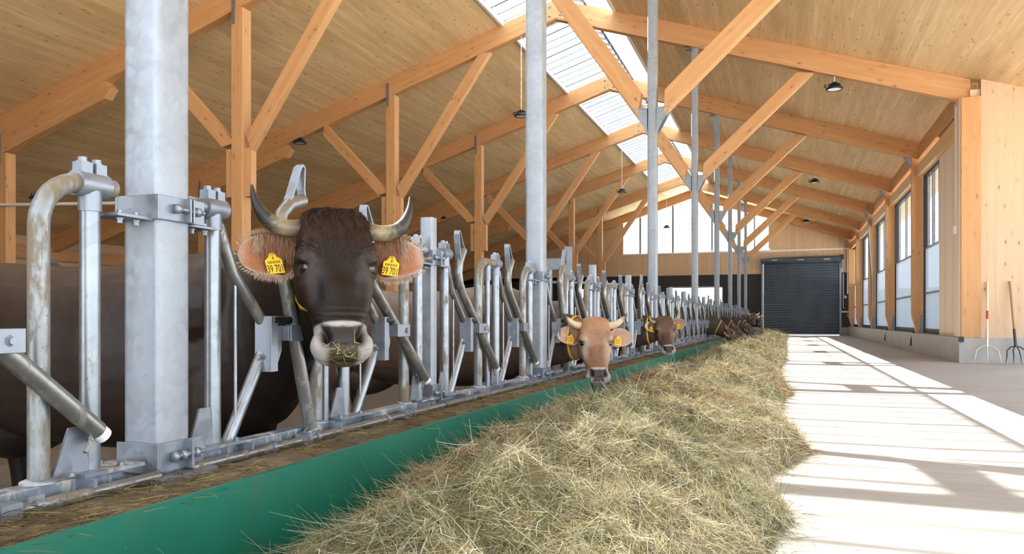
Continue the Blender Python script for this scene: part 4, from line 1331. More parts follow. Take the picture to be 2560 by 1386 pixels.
    c = c + (np.array(coat['belly']) - c) * (sstep(-bz, -.72, -.45) * (1 - np.clip(hm, 0, 1)))[:, None]
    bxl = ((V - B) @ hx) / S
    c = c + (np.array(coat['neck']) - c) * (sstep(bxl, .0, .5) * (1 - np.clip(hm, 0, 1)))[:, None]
    def blend(m_, col):
        nonlocal c
        m_ = np.clip(m_, 0, 1)[:, None]; c = c + (np.array(col) - c) * m_
    H = np.clip(hm, 0, 1)
    blend(H, coat['head'])
    if 'blaze' in coat: blend(H * face * gau((al - .028) ** 2, .03) * sstep(t, .36, .5) * sstep(-t, -.84, -.74), coat['blaze'])
    if 'forehead' in coat: blend(H * sstep(-t, -.36, -.10) * sstep(nn, -.12, -.05) * .85, coat['forehead'])
    if 'cheek' in coat: blend(H * gau((al - .125) ** 2, .03) * sstep(t, .28, .36) * sstep(-t, -.78, -.55) * .9, coat['cheek'])
    for s in (-1, 1):
        de = ((t - EYT) * .56) ** 2 + (nn - EYN) ** 2 + (l - s * EYL) ** 2
        blend(H * gau((np.sqrt(de) - .050) ** 2, .018) * .9, coat['eyering'])
        blend(H * gau(de, .021) * 1.5, (.014, .010, .008))
    mz = H * sstep(t, .765, .785) * sstep(nn, -.17, -.12)
    mz = np.maximum(mz, H * sstep(t - .55 * (al - .06), .775, .81) * sstep(al, .05, .075))
    blend(mz, coat['muzzle'])
    # nose pad between the nostrils: wide at the top, narrower at the lip
    pw = .070 - .026 * sstep(t, .875, .935)
    pad = H * sstep(t + .25 * (al - .02) ** 2 / .02, .800, .816) * sstep(-t, -.985, -.965) * sstep(-al, -pw - .006, -pw + .004) * sstep(nn, -.10, -.05)
    blend(pad, coat['pad'])
    for s in (-1, 1):
        u_ = (t - .862) * .56; w_ = l - s * (.058 + .30 * u_ * np.where(u_ < 0, -1.2, .2))
        blend(H * np.exp(-(u_ / .025) ** 2 / 2 - (w_ / .012) ** 2 / 2) * sstep(nn, -.07, -.02) * 1.6, (.010, .008, .008))
    if fine: blend(H * sstep(t, .905, .93) * sstep(-t, -1.04, -1.02) * sstep(-al, -.066, -.038) * sstep(nn, -.12, -.05), (.055, .037, .020))
    blend(sstep(-bz, -.085, -.07), (.03, .026, .024))
    # ears: cupped leaves, joined into the body mesh
    bvh = BVHTree.FromPolygons([Vector(p) for p in V2], [tuple(p.vertices) for p in me.polygons])
    def hit(tt, ll, n0, dirv):
        o_ = P + a * tt * L + lat * ll * k + n * n0 * k
        h_ = bvh.ray_cast(Vector(o_), Vector(nrm(dirv)))
        return np.array(h_[0]) if h_[0] is not None else o_ + nrm(dirv) * .12
    es = earset or {}
    EV, EF, EC, fur = [], [], [], []
    ears = []
    for s in (-1, 1):
        root = P + a * .258 * L + lat * s * .105 * k - n * es.get('rootn', .115) * k
        ea = nrm(lat * s * 1.0 + n * es.get('fwd', .10) - a * es.get('lift%+d' % s, es.get('lift', .02)))
        eu = nrm(-a - ea * (-a @ ea)); em = nrm(np.cross(ea, eu)); em = em if em @ n > 0 else -em
        EL = es.get('len', .235) * k; EW = es.get('wid', .082) * k
        ns, nvv = 26, 17
        ss = np.linspace(0, 1, ns); vv = np.linspace(-1, 1, nvv)
        g = np.zeros((ns, nvv, 3)); gb = np.zeros((ns, nvv, 3)); cf = np.zeros((ns, nvv, 3)); cb_ = np.zeros((ns, nvv, 3))
        for i, q in enumerate(ss):
            w = EW * (.40 + .60 * sstep(q, .0, .35)) * math.sqrt(max(0, 1 - max(0, (q - .42) / .58) ** 2.3))
            cup = (.052 * (1 - q) ** 1.2 + .012) * k
            for j, v_ in enumerate(vv):
                c0 = root + ea * (q * EL) + eu * (v_ * w + .010 * k * math.sin(q * PI)) - em * cup * (1 - abs(v_) ** 2.2) * (w / EW + .15)
                tk = (.0055 + .012 * (1 - q)) * k * (1 - abs(v_) ** 4 * .75)
                g[i, j] = c0; gb[i, j] = c0 - em * tk
                ci = np.array(coat['ear']); ce = np.array(coat['earedge']); cd = np.array(coat['earroot'])
                f1 = sstep(np.array([abs(v_)]), .62, 1.0)[0]; f1 = max(f1, sstep(np.array([q]), .80, 1.0)[0])
                col = ci + (ce - ci) * f1
                f2 = math.exp(-((q - .18) / .22) ** 2) * math.exp(-((v_ + .05) / .55) ** 2)
                cf[i, j] = col + (cd - col) * f2 * .9
                cb_[i, j] = np.array(coat['earback']) + (ce - np.array(coat['earback'])) * f1 * .4
        base = nv + sum(len(x) for x in EV); m_ = ns * nvv
        EV.append(g.reshape(-1, 3)); EV.append(gb.reshape(-1, 3)); EC.append(cf.reshape(-1, 3)); EC.append(cb_.reshape(-1, 3))
        for i in range(ns - 1):
            for j in range(nvv - 1):
                q0 = i * nvv + j; fa = (q0, q0 + 1, q0 + nvv + 1, q0 + nvv)
                EF.append(tuple(base + x for x in fa)); EF.append(tuple(base + m_ + x for x in reversed(fa)))
        rim = [i * nvv for i in range(ns)] + [(ns - 1) * nvv + j for j in range(1, nvv)] + [i * nvv + nvv - 1 for i in range(ns - 2, -1, -1)]
        for q0, q1 in zip(rim[:-1], rim[1:]): EF.append((base + q0, base + q1, base + m_ + q1, base + m_ + q0))
        ears.append((root, ea, eu, em, EL, EW, g))
    EV = np.concatenate(EV); EC = np.concatenate(EC)
    F = [tuple(p.vertices) for p in me.polygons] + EF
    allV = np.concatenate([V2, EV]); allC = np.concatenate([c, EC])
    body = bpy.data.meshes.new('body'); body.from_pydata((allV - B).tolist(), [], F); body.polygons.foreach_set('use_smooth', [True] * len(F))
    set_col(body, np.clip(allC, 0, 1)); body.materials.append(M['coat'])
    bpy.data.meshes.remove(me)
    root_o = thing(name, label, 'cow', tuple(B), group)
    bo = bpy.data.objects.new('body', body); COL.objects.link(bo); bo.parent = root_o
    # eyes
    for s in (-1, 1):
        d = nrm(lat * s * .80 + n * .58 + a * .06); r = .028 * k
        h_ = hit(EYT, s * .04, EYN - .045, d)
        cc = h_ - d * r * .40
        mb = MB(); mb.lathe([(r * math.sin(PI * i / 12), -r * math.cos(PI * i / 12)) for i in range(13)], cc - B, 20, d)
        mb.build('eye', M['eye'], root_o)
    # horns
    hcs = coat['horn']
    for s in (-1, 1):
        b0 = P + a * .085 * L + lat * s * .100 * k - n * .055 * k
        if horn_style == 'up':
            pts = [(0, 0, 0), (.045, .004, .0), (.085, .003, .008), (.122, -.012, .018), (.152, -.048, .024), (.171, -.098, .026), (.178, -.150, .024)]
            rs = [.032, .031, .030, .027, .020, .013, .004]
        elif horn_style == 'out':
            pts = [(0, 0, 0), (.04, .004, .006), (.085, -.008, .02), (.12, -.032, .034), (.150, -.062, .045), (.172, -.088, .052)]
            rs = [.033, .031, .027, .021, .013, .004]
        else:
            pts = [(0, 0, 0), (.04, .01, .01), (.08, .0, .03), (.10, -.04, .05), (.108, -.085, .06), (.112, -.12, .06)]
            rs = [.028, .026, .022, .017, .011, .004]
        if s > 0 and horn_style == 'up': pts = [(x * 1.02, y + (.010 if i > 0 else 0) * min(i, 3) * .5, z) for i, (x, y, z) in enumerate(pts)]
        wp = [b0 + (lat * s * x + a * y + n * z) * k for x, y, z in pts]
        dirs = [nrm(wp[min(i + 1, len(wp) - 1)] - wp[max(i - 1, 0)]) for i in range(len(wp))]
        sts = [(wp[i], nrm(np.cross(dirs[i], n)), n - dirs[i] * (n @ dirs[i]), rs[i] * k, rs[i] * k, rs[i] * k, 2.0) for i in range(len(wp))]
        Vh, Fh, Th = loft(sts, 18, 5)
        dist = np.linalg.norm(Vh - b0, axis=1); fr = dist / dist.max()
        noise = np.sin(Vh @ np.array([190., 70, 130]) + np.sin(Vh @ np.array([60., 210, 90])) * 2) * .5
        base, mid, tip = [np.array(x) for x in hcs]
        cc = base + (mid - base) * sstep(fr, .12, .36)[:, None]
        cc = cc + (tip - cc) * sstep(fr + noise * .10, *coat.get('tipat', (.50, .70)))[:, None]
        cc = cc + (np.array((.42, .32, .14)) - cc) * (sstep(noise, .15, .5) * gau((fr - .40) ** 2, .12) * .55)[:, None]
        me_h = join_shells([(Vh - B, Fh, Th)]); me_h.polygons.foreach_set('use_smooth', [True] * len(me_h.polygons))
        if len(me_h.vertices) == len(Vh): set_col(me_h, np.clip(cc, 0, 1))
        me_h.materials.append(M['horn']); me_h.name = 'horn'
        ho = bpy.data.objects.new('horn', me_h); COL.objects.link(ho); ho.parent = root_o
    # ear tags
    if tags:
        for (rt, ea, eu, em, EL, EW, g), s in zip(ears, (-1, 1)):
            c0 = g[11, 6] + em * .030 * k - eu * .012 * k
            ex = ea * s; ex = nrm(ex + eu * (.22 * s if fine else .1) * (-1)); ey = nrm(np.cross(em, ex)); ey = ey if ey @ eu > 0 else -ey
            ez = np.cross(ex, ey)
            w, h = .029 * k, .034 * k
            mb = MB()
            pts2 = [(-w, -h), (w, -h), (w, h * .55), (w * .55, h * .85), (w * .30, h * 1.35), (-w * .30, h * 1.35), (-w * .55, h * .85), (-w, h * .55)]
            fr_ = [Vector(c0 + ex * x + ey * y + ez * z - B) for z in (-.002, .002) for x, y in pts2]
            nn_ = len(pts2)
            mb.add(fr_, [tuple(range(nn_)), tuple(reversed(range(nn_, 2 * nn_)))] + [(i, (i + 1) % nn_, nn_ + (i + 1) % nn_, nn_ + i) for i in range(nn_)])
            tg_ = mb.build('ear_tag', M['tagyellow'], root_o, label='yellow ear tag')
            zsgn = 1 if ez @ n > 0 else -1
            Mx = Matrix(((ex[0], ey[0], ez[0]), (ex[1], ey[1], ez[1]), (ex[2], ey[2], ez[2])))
            prn = MB()
            def bar(x0, y0, x1, y1):
                prn.add([Vector(c0 - B + ex * x + ey * y + ez * zsgn * .0026) for x, y in ((x0, y0), (x1, y0), (x1, y1), (x0, y1))], [(0, 1, 2, 3)])
            if tagtext:
                xx = -w * .72; i = 0
                while xx < w * .72:
                    ww = w * (.045 if (i * 7) % 3 else .085); bar(xx, h * .12, xx + ww, h * .42); xx += ww + w * .055; i += 1
                bar(-w * .12, h * .62, w * .12, h * .72); bar(-w * .06, h * .76, w * .06, h * .9)
                cu = bpy.data.curves.new('print', 'FONT'); cu.body = tagtext; cu.align_x = 'CENTER'; cu.align_y = 'BOTTOM_BASELINE'; cu.size = h * 1.20; cu.resolution_u = 3; cu.offset = h * .012
                to = bpy.data.objects.new('print', cu); COL.objects.link(to)
                dg = bpy.context.evaluated_depsgraph_get(); dg.update()
                tm = bpy.data.meshes.new_from_object(to.evaluated_get(dg))
                vs = [v.co.copy() for v in tm.vertices]; fc = [tuple(p.vertices) for p in tm.polygons]
                bpy.data.objects.remove(to)
                wt_ = max(v.x for v in vs) - min(v.x for v in vs); sc_ = min(1.0, w * 1.84 / wt_)
                # reading direction follows the viewer's left to right in front of the face
                prn.add([Vector(c0 - B + ex * (v.x * sc_) + ey * (v.y * 1.0 - h * .86) + ez * zsgn * .0026) for v in vs], fc)
            else:
                for q, y0 in ((.9, .30), (.75, -.05), (.9, -.55)):
                    x_ = -w * .7
                    while x_ < w * .65:
                        ww = w * (.12 + .12 * rng.random()); bar(x_, h * y0, x_ + ww * .8, h * (y0 + .22 * q)); x_ += ww + w * .07
            prn.build('tag_print', M['tagprint'], tg_).location = (0, 0, 0)
    # collar
    if collar:
        i0 = len(st) - 2
        cq, sd, u, w, hu, hd, ex_ = st[i0]
        cq2 = st[i0 + 1][0]; f = .12 if not fine else .42
        cc = cq * (1 - f) + cq2 * f; d = nrm(cq2 - cq)
        w2, hu2, hd2 = [x * (1 - f) + y * f + .012 for x, y in zip((w, hu, hd), st[i0 + 1][3:6])]
        ring = []
        for i in range(36):
            an = 2 * PI * i / 36
            dirv = sd * math.cos(an) * w2 + u * math.sin(an) * (hu2 if math.sin(an) > 0 else hd2)
            p = cc + dirv
            hh = bvh.ray_cast(Vector(cc + dirv * 2.2), Vector(nrm(-dirv)))
            if hh[0] is not None and np.linalg.norm(np.array(hh[0]) - cc) < np.linalg.norm(dirv) * 1.6: p = np.array(hh[0]) + nrm(dirv) * .004
            ring.append(p)
        vv_ = []; ff_ = []
        for i in range(36):
            r_ = ring[i]; o_ = nrm(r_ - cc)
            for dd, oo in ((-.011, 0), (.011, 0), (.011, .004), (-.011, .004)): vv_.append(r_ + d * dd + o_ * oo - B)
        for i in range(36):
            j = (i + 1) % 36
            for q0 in range(4): ff_.append((4 * i + q0, 4 * i + (q0 + 1) % 4, 4 * j + (q0 + 1) % 4, 4 * j + q0))
        MB().add([Vector(x) for x in vv_], ff_, True).build('collar_strap', M['strap'], root_o, label='yellow collar strap')
    C_ = Cow(); C_.root = root_o; C_.P, C_.a, C_.n, C_.lat, C_.L, C_.k, C_.B = P, a, n, lat, L, k, B; C_.ears = ears; C_.bvh = bvh; C_.hit = hit; C_.V = V2; C_.N = Nn; C_.t, C_.l, C_.nn = t, l, nn
    return C_

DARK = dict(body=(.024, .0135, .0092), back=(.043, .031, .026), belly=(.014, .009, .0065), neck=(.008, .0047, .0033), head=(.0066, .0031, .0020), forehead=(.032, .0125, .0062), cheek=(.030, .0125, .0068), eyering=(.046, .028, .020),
            muzzle=(.39, .345, .325), pad=(.030, .023, .021), ear=(.38, .16, .085), earedge=(.42, .30, .235), earroot=(.12, .027, .009), earback=(.12, .07, .045),
            horn=((.045, .034, .026), (.20, .16, .10), (.022, .021, .0205)), tipat=(.36, .55))
FAWN = dict(body=(.090, .054, .040), back=(.20, .150, .128), belly=(.045, .027, .019), neck=(.070, .045, .034), head=(.29, .160, .096), forehead=(.36, .195, .112), cheek=(.42, .30, .215), eyering=(.42, .30, .205), blaze=(.21, .10, .055),  # shade painted into the darker flank and belly, back left pale
            muzzle=(.48, .405, .37), pad=(.060, .048, .048), ear=(.56, .35, .27), earedge=(.54, .43, .36), earroot=(.32, .11, .055), earback=(.25, .17, .12),
            horn=((.52, .36, .20), (.62, .50, .34), (.05, .045, .045)), tipat=(.66, .86))
BROWN = dict(FAWN, body=(.070, .047, .037), back=(.10, .074, .060), neck=(.058, .038, .029), head=(.115, .064, .042), forehead=(.105, .056, .035), cheek=(.14, .085, .060), eyering=(.17, .115, .08), blaze=(.085, .043, .027), earroot=(.34, .14, .09),
             horn=((.20, .135, .07), (.32, .24, .12), (.04, .032, .028)))
GREY = dict(BROWN, body=(.060, .045, .037), back=(.075, .057, .047), neck=(.066, .050, .042), head=(.090, .060, .046), forehead=(.115, .074, .056), blaze=(.08, .05, .037))

def toward(pt, yaw_right, tilt):
    """face axes for a head at pt that looks at the lens, turned yaw_right to the picture's right, muzzle tilted forward"""
    h = nrm(np.array([-pt[0], -pt[1], 0.0])); r = np.array([math.cos(YAW), math.sin(YAW), 0.0])
    h = nrm(h + r * yaw_right); ct, s_ = math.cos(tilt), math.sin(tilt)
    return h * s_ + np.array([0, 0, -ct]), h * ct + np.array([0, 0, s_])

# the dark cow in front
hp = np.array([-1.575, 2.53, 1.225])
ax, nx = toward(hp, .14, math.radians(23))
cow1 = make_cow('cow', 'dark brown horned cow closest to the camera, yellow ear tags numbered 39 701', (-2.42, 2.98, STALL), hp, ax, nx, .588,
                [(-2.10, 2.90, .79, .17, .30, .36), (-1.90, 2.755, .86, .105, .235, .25), (-1.72, 2.66, .93, .102, .185, .225)], DARK, .0068, 'cows at the feed fence', fine=True, tagtext='39 701', earset=dict(lift=.0, fwd=.16, len=.225, wid=.083), seed=3)
# fawn and brown cows that look up from the row
hp = np.array([-1.49, 6.38, .835]); ax, nx = toward(hp, .16, math.radians(20))
make_cow('cow', 'pale fawn horned cow looking at the camera, second in the row', (-2.45, 6.62, STALL), hp, ax, nx, .56,
         [(-2.12, 6.60, .74, .17, .30, .36), (-1.90, 6.55, .68, .104, .22, .27), (-1.70, 6.47, .68, .105, .175, .21)], FAWN, .010, 'cows at the feed fence', horn_style='out', earset={'lift-1': .12, 'lift+1': -.06, 'fwd': .2, 'len': .215, 'wid': .082}, seed=5)
hp = np.array([-1.505, 10.36, .865]); ax, nx = toward(hp, .10, math.radians(20))
make_cow('cow', 'brown horned cow looking at the camera, third in the row, with a white muzzle', (-2.45, 10.42, STALL), hp, nrm(ax + np.array([.10, .03, 0])), nx, .515,
         [(-2.12, 10.42, .74, .17, .30, .36), (-1.90, 10.385, .70, .104, .22, .27), (-1.72, 10.38, .70, .100, .17, .205)], BROWN, .012, 'cows at the feed fence', horn_style='hook', earset={'lift': .06, 'fwd': .62, 'rootn': .085, 'len': .215, 'wid': .078}, seed=6)
# cows eating from the hay
def feeding(y, label, coat, voxel, dz=0.0, turn=0.0, reach=0.0, horn='out'):
    p = np.array([-1.36 + reach, y, .68 + dz]); a_ = nrm(np.array([.74, turn, -.67])); n_ = np.array([.67, 0, .74])
    return make_cow('cow', label, (-2.42, y + .02, STALL), p, a_, n_, .58,
                    [(-2.08, y, .76, .17, .30, .36), (-1.84, y, .72, .125, .25, .30), (-1.58, y, .66, .105, .19, .22)], coat, voxel, 'cows at the feed fence', horn_style=horn, earset={'lift': -.25, 'fwd': -.25, 'len': .20, 'wid': .075}, seed=int(y))
feeding(19.88, 'grey brown cow with neck stretched down into the hay, nearest of the eating cows', GREY, .014, 0, -.06)
feeding(23.80, 'brown eating cow just behind the nearest eating cow, upright horns showing', dict(BROWN, head=(.155, .088, .058)), .02, .04, -.05, -.08)
feeding(28.42, 'grey cow eating in the hay, third of the eating cows', dict(GREY, head=(.095, .07, .058)), .02, .0, -.05, .06)
feeding(31.40, 'dark brown cow eating, farthest of the eating cows', BROWN, .022, .02, 0, .0)
for y, lb, hz, ct in ((39.9, 'brown cow with raised head and white horns far down the row, before the black wall', 1.16, dict(BROWN, head=(.20, .115, .08), horn=((.5, .4, .3), (.7, .65, .55), (.6, .55, .5)))), (41.0, 'last cow of the row, mostly hidden behind the raised brown head', 1.10, dict(BROWN, horn=((.6, .5, .4), (.75, .7, .6), (.7, .65, .6))))):
    hp = np.array([-1.46 if y < 40 else -1.25, y, hz]); ax, nx = toward(hp, .05 if y < 40 else .5, math.radians(22))
    make_cow('cow', lb, (-2.42, y, STALL), hp, ax, nx, .56, [(-2.08, y, .80, .17, .30, .36), (-1.86, y, .82, .105, .24, .28), (-1.68, y, .90, .105, .18, .22)], ct, .022, 'cows at the feed fence', horn_style='up', earset={'fwd': .15, 'len': .2}, seed=int(y))

# ------------------------------------------------------------------ hair of the dark cow: curls on the poll, fringes in the ears
def poll_hair(cw, n=5600):
    m_ = (cw.t > -.10) & (cw.t < .075) & (np.abs(cw.l) < .110) & (cw.nn > -.10) & (cw.nn < .08)
    idx = np.where(m_)[0]; w = np.exp(-((cw.t[idx] + .01) / .055) ** 2); w /= w.sum()
    pick = RNG.choice(idx, n, p=w)
    r = cw.V[pick] - cw.B + RNG.normal(0, .003, (n, 3)); nr = cw.N[pick]
    t_, l_ = cw.t[pick], cw.l[pick]
    lock = np.floor((l_ + .2 + .01 * np.sin(t_ * 60)) / .019) + 7 * np.floor((t_ + .2) / .055)
    ph = np.sin(lock * 12.9898) * 43758.5453; ph = ph - np.floor(ph)
    ph2 = np.sin(lock * 78.233) * 12543.123; ph2 = ph2 - np.floor(ph2)
    sway = (ph - .5)[:, None] * 2.2
    d = nr * .40 + cw.lat * sway * .8 + cw.n * .25 + cw.a * .15 + RNG.normal(0, .09, (n, 3)); d /= np.linalg.norm(d, axis=1)[:, None]
    curl = cw.a * (.9 + .5 * ph2[:, None]) - nr * .75 - cw.lat * sway * .9 + cw.n * .10
    ln = .022 + .030 * RNG.random(n) * (.35 + ph2)
    base = np.array([[.022, .012, .009]]) * (.35 + RNG.random((n, 1)) * 1.0 + ph[:, None] * .6); red = np.array([[.080, .036, .020]])
    f = (sstep(t_, .0, .07) * .35 + (RNG.random(n) < .10) * .5)[:, None]
    return strands('poll_hair', r, d, ln, curl, .0018, base * (1 - f) + red * f, M['fur'], cw.root, 8, wave=.0065)
poll_hair(cow1)['kind'] = 'stuff'
def face_fuzz(cw, n=9000):
    m_ = (cw.t > .02) & (cw.t < .40) & (np.abs(cw.l) < .13) & (cw.nn > -.10)
    idx = np.where(m_)[0]; w = np.clip(1.05 - cw.t[idx] / .40, 0, 1) ** 1.3; w /= w.sum()
    pick = RNG.choice(idx, n, p=w)
    r = cw.V[pick] - cw.B; nr = cw.N[pick]; l_ = cw.l[pick]; t_ = cw.t[pick]
    sw = np.sin(l_ * 55 + t_ * 30)[:, None] * .4 + np.sin(l_ * 23 - t_ * 17)[:, None] * .4
    d = cw.a * .7 + cw.lat * sw + nr * .10 + RNG.normal(0, .14, (n, 3)); d /= np.linalg.norm(d, axis=1)[:, None]
    col = np.array([[.024, .012, .008]]) * (.5 + RNG.random((n, 1)) * 1.1); red = np.array([[.085, .036, .018]]); f = (sstep(-t_, -.34, -.05) * .5 * (.3 + .9 * RNG.random(n)))[:, None]
    return strands('face_hair', r, d, .010 + .012 * RNG.random(n) * (1.2 - t_ / .4), -nr * .15, .0011, col * (1 - f) + red * f, M['fur'], cw.root, 2)
face_fuzz(cow1)['kind'] = 'stuff'
def ear_hair(cw, s, n=3000):
    rt, ea, eu, em, EL, EW, g = cw.ears[0 if s < 0 else 1]
    ns, nv_ = g.shape[:2]
    # long hairs from the upper rim over the hollow, short pale fringe all round
    qi = RNG.integers(2, ns - 7, n); up = RNG.random(n) < .62
    vj = np.where(up, RNG.integers(nv_ - 5, nv_, n), RNG.integers(0, 2, n))
    r = g[qi, vj] - cw.B + RNG.normal(0, .002, (n, 3))
    q = qi / (ns - 1)
    d = np.where(up[:, None], em * .8 - eu * .35 + ea * .12, -eu * .8 + em * .35 + ea * .25) + RNG.normal(0, .16, (n, 3)); d /= np.linalg.norm(d, axis=1)[:, None]
    ln = np.where(up, .022 + .040 * RNG.random(n) * (1 - np.abs(q - .38)), .012 + .016 * RNG.random(n))
    curl = np.where(up[:, None], -eu * .7 - em * .5, -eu * .2 - em * .2 + 0 * d)
    c = np.array([[.34, .155, .075]]) * (.7 + .6 * RNG.random((n, 1))); c2 = np.array([[.50, .38, .30]]) * (.8 + .4 * RNG.random((n, 1)))
    f = np.where(up, .25 * RNG.random(n) + .5 * (q > .6), .9)[:, None]
    strands('ear_hair', r, d, ln, curl, .0014, c * (1 - f) + c2 * f, M['fur'], cw.root, 4)['kind'] = 'stuff'
    # fringe along the whole rim
    m2 = 2600
    k = RNG.random(m2); side = np.where(RNG.random(m2) < .5, 0, nv_ - 1)
    qi = np.clip((k * ns).astype(int), 1, ns - 1)
    tip = RNG.random(m2) < .25; vj = np.where(tip, RNG.integers(0, nv_, m2), side); qi = np.where(tip, ns - 1, qi)
    p = g[qi, vj]; cen = g[np.clip(qi - 3, 0, ns - 1), nv_ // 2]
    d = p - cen; d /= np.linalg.norm(d, axis=1)[:, None] + 1e-9; d = d + ea * .35 + em * .1 + RNG.normal(0, .18, (m2, 3)); d /= np.linalg.norm(d, axis=1)[:, None]
    c = np.array([[.50, .36, .27]]) * (.75 + .45 * RNG.random((m2, 1)))
    strands('ear_fringe', p - cw.B, d, .010 + .014 * RNG.random(m2), ea * .2 + 0 * d, .0012, c, M['fur'], cw.root, 3)['kind'] = 'stuff'
for s in (-1, 1): ear_hair(cow1, s)
# hay crumbs stuck on the wet nose
def crumbs(cw, n=46):
    m_ = (cw.t > .905) & (cw.t < .985) & (np.abs(cw.l) < .06) & (cw.nn > -.10)
    pick = RNG.choice(np.where(m_)[0], n)
    r = cw.V[pick] - cw.B + cw.N[pick] * .002
    d = RNG.normal(0, 1, (n, 3)); d -= cw.N[pick] * (d * cw.N[pick]).sum(1)[:, None] * .85; d /= np.linalg.norm(d, axis=1)[:, None]
    c = np.where((RNG.random(n) < .5)[:, None], np.array([[.30, .30, .09]]), np.array([[.45, .36, .17]])) * (.7 + .6 * RNG.random((n, 1)))
    strands('hay_crumbs', r, d, .018 + .030 * RNG.random(n), RNG.normal(0, .3, (n, 3)), .0022, c, M['fur'], cw.root, 3)['kind'] = 'stuff'
crumbs(cow1)
# ------------------------------------------------------------------ hay row, litter on the curb
def hash2(ix, iy, k=0):
    v = np.sin(ix * 127.1 + iy * 311.7 + k * 74.7) * 43758.5453
    return v - np.floor(v)
def vnoise(x, y, k=0):
    ix, iy = np.floor(x), np.floor(y); fx, fy = x - ix, y - iy
    fx = fx * fx * (3 - 2 * fx); fy = fy * fy * (3 - 2 * fy)
    a, b, c, d = hash2(ix, iy, k), hash2(ix + 1, iy, k), hash2(ix, iy + 1, k), hash2(ix + 1, iy + 1, k)
    return (a * (1 - fx) + b * fx) * (1 - fy) + (c * (1 - fx) + d * fx) * fy
def fbm(x, y, k=0, o=4):
    s = 0; A = .5
    for i in range(o): s = s + A * vnoise(x * 2 ** i, y * 2 ** i, k + i); A *= .5
    return s
YR = np.array([0, 2.4, 2.86, 3.32, 4.1, 5.11, 7.04, 8.0, 9.2, 11, 13.1, 16, 21.4, 30, 44.5])
XRr = np.array([-.1, -.06, -.05, .04, -.10, .15, -.08, -.03, .07, -.05, -.10, .02, .03, .02, .15])
LY = np.array([1.0, 1.8, 2.07, 2.39, 2.6, 2.82, 3.1, 3.4, 3.5, 3.67, 4.45, 5.3, 5.58, 5.72, 7, 8.6, 8.8, 10.4, 13, 17, 44])
LZ = np.array([.20, .20, .19, .17, .26, .34, .33, .24, .20, .32, .30, .22, .20, .31, .31, .23, .30, .29, .26, .22, .20]) - .015
def hay_h(x, y):
    xr = np.interp(y, YR, XRr) + .10 * (fbm(y * 2.3, y * 0 + 3.1, 5) - .5)
    xl = -1.46 + .06 * vnoise(y * 4.2, y * 0, 4) + .12 * np.clip((2.2 - y) / 1.0, 0, 1)
    s = np.clip((x - xl) / (xr - xl), 0, 1)
    prof = np.sin(PI * s ** .72) ** .62
    hm = .325 + .15 * (fbm(x * 1.6, y * 1.3, 8) - .5) * 2 + .24 * (fbm(x * 3.3, y * 3.0, 12) - .5) * 2 + .08 * (fbm(x * 10, y * 11, 17) - .5) * 2
    hm = hm * np.interp(y, [0, 1.6, 2.4, 6, 12, 20, 44], [.62, .78, 1.0, 1.0, .98, .85, .78])
    # hollows eaten out by the cows that reach down
    for fy in (19.88, 23.8, 28.42, 31.4):
        hm = hm * (1 - .72 * np.exp(-((x + 1.02) / .34) ** 2 - ((y - fy + .45) / .75) ** 2))
    h = np.maximum(0, prof * hm)
    # shoulder against the curb, with gaps eaten into it
    hs = np.interp(y, LY, LZ) + .06 * (fbm(x * 8, y * 8, 51) - .5)
    lim = np.where(x > -1.3, hs + (x + 1.3) * .42 + np.maximum(0, x + .85) * 3, hs * sstep(x, -1.455, -1.30))
    h = np.minimum(h, np.maximum(lim, 0))
    return h, (s > 0) & (s < 1) & (h > .004)

def hay_mat():
    m, nt, b, out = newmat('hay'); N = NT(nt)
    col = N.n('ShaderNodeVertexColor'); col.layer_name = 'Col'
    N.l(col.outputs[0], b.inputs['Base Color']); b.inputs['Roughness'].default_value = .62; b.inputs['Specular IOR Level'].default_value = .25
    t = N.n('ShaderNodeBsdfTranslucent'); N.l(col.outputs[0], t.inputs[0])
    x = N.n('ShaderNodeMixShader'); x.inputs[0].default_value = .22
    N.l(b.outputs[0], x.inputs[1]); N.l(t.outputs[0], x.inputs[2]); N.l(x.outputs[0], out.inputs[0])
    return m
M['hay'] = hay_mat()
HC = np.array([[.52, .435, .25], [.40, .335, .17], [.28, .275, .12], [.60, .555, .41], [.20, .21, .10], [.33, .215, .10], [.72, .67, .54]])
def hay_cols(x, y, n):
    g = fbm(x * 1.5 + 4, y * 1.5, 21); o = fbm(x * 1.7, y * 1.1 + 9, 33)
    w = np.stack([1.5 + 0 * g, 1.0 + 0 * g, np.clip((g - .40) * 7, .25, 2.6), .8 + 0 * g, np.clip((g - .45) * 6, .15, 2), np.clip((o - .42) * 5, .2, 1.6), .45 + 0 * g], 1)
    w /= w.sum(1)[:, None]; cs = w.cumsum(1); r = RNG.random((n, 1)); k = (r > cs).sum(1).clip(0, len(HC) - 1)
    warm = np.clip((o - .52) * 3, 0, .6)[:, None]
    c = HC[k] * (.44 + .66 * RNG.random((n, 1)))
    return c * (1 - warm) + c * np.array([[1.12, .82, .62]]) * warm
